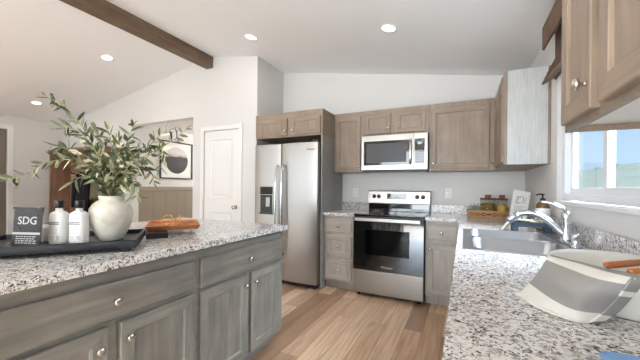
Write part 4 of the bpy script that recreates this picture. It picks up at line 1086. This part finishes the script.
def towel(name, pt, nu=44, nv=44):
    bm = bmesh.new(); uv = bm.loops.layers.uv.new('UVMap')
    G = [[bm.verts.new(pt(i/nu, j/nv)) for i in range(nu+1)] for j in range(nv+1)]
    for j in range(nv):
        for i in range(nu):
            f = bm.faces.new((G[j][i], G[j][i+1], G[j+1][i+1], G[j+1][i])); f.smooth = True
            for l, (a, b_) in zip(f.loops, ((i, j), (i+1, j), (i+1, j+1), (i, j+1))): l[uv].uv = (a/nu, b_/nv+.05*(1-a/nu))
    mb = MB(); mb.bm.free(); mb.bm = bm; mb.keep = True; return mb
t = Thing('dish_towel', 'grey and white striped towel with a fringe draped over the bowl rim', 'towel', (-.40, -3.0, CT))
o = t.part('cloth', towel('cloth', towel_pt), 'towel'); sm = o.modifiers.new('s', 'SOLIDIFY'); sm.thickness = .004; sm.offset = 1
def under(u, v):
    q = cr1([RV[i][3] for i in range(6)], .30+v*.66); a = Vector((.020, .018, -.004)); return q+a*(u)+Vector((-.010, .0, -.006))*(1-u)+Vector((.0, -.002, .0))*math.sin(v*9)
o = t.part('under_fold', towel('under_fold', under, 12, 24), 'towel'); sm = o.modifiers.new('s', 'SOLIDIFY'); sm.thickness = .004
mb = MB(); rnd3 = random.Random(9)
for k in range(150):
    u = k/149; p = towel_pt(u, .985); q = towel_pt(u, .90); d = (p-q); d.z = 0; d.normalize(); L = rnd3.uniform(.008, .02)
    p.z = .9195; e1 = p+d*L*.5+Vector((rnd3.gauss(0, .002), rnd3.gauss(0, .002), 0)); e2 = p+d*L+Vector((rnd3.gauss(0, .003), rnd3.gauss(0, .003), 0)); e2.z = e1.z = .9165
    mb.tube([p, e1, e2], [.0014, .0011, .0006], 4)
t.part('fringe', mb, 'fringe')
def spoon(p0, p1, r0, label, head):
    t = Thing('wooden_spoon', label, 'spoon', p0)
    p0, p1 = Vector(p0), Vector(p1); d = (p1-p0)
    mb = MB(); mb.tube([p0, p0+d*.02, p0+d*.4, p0+d*.75, p1], [r0*.5, r0, r0*1.05, r0*.9, r0*1.2], 12, flat=.7); t.part('handle', mb, 'orange_wood')
    if head:
        e = d.normalized(); s = e.cross(Z).normalized(); mb = MB(); R = []
        for k, w_ in enumerate((.3, .75, 1, 1, .8, .35)):
            cc = p1+e*(k*.014-.004); R.append([cc+s*(.026*w_*math.cos(a*PI/8))+Z*(.006*w_*math.sin(a*PI/8)) for a in range(16)])
        mb.loops(R); t.part('spoon_head', mb, 'orange_wood')
spoon((-.305, -2.99, 1.032), (-.125, -2.83, 1.032), .0085, 'wooden spoon handle lying across the bowl, the farther of the two', True)
spoon((-.282, -3.040, 1.032), (-.115, -2.90, 1.032), .0085, 'wooden spoon handle lying across the bowl, the nearer of the two', True)
# folded blue cloth and paper slip at the frame's bottom
mb = MB(); R = [rrect(-.348, -3.232, hx_, hy_, .018, CT+z) for hx_, hy_, z in ((.034, .024, .0015), (.038, .028, .005), (.038, .028, .009), (.030, .022, .013))]
mb.loops(R); single('blue_cloth', mb, 'blue_cloth', 'small folded blue cloth on the granite at the bottom edge', 'cloth', (-.350, -3.225, CT))
mb = MB(); mb.obox((-.425, -3.245, CT+.0045), (1, .35, 0), (-.35, 1, 0), Z, .034, .026, .004, .001)
single('acrylic_tray', mb, 'glass', 'clear acrylic slab beside the blue cloth at the bottom edge', 'tray', (-.425, -3.245, CT))
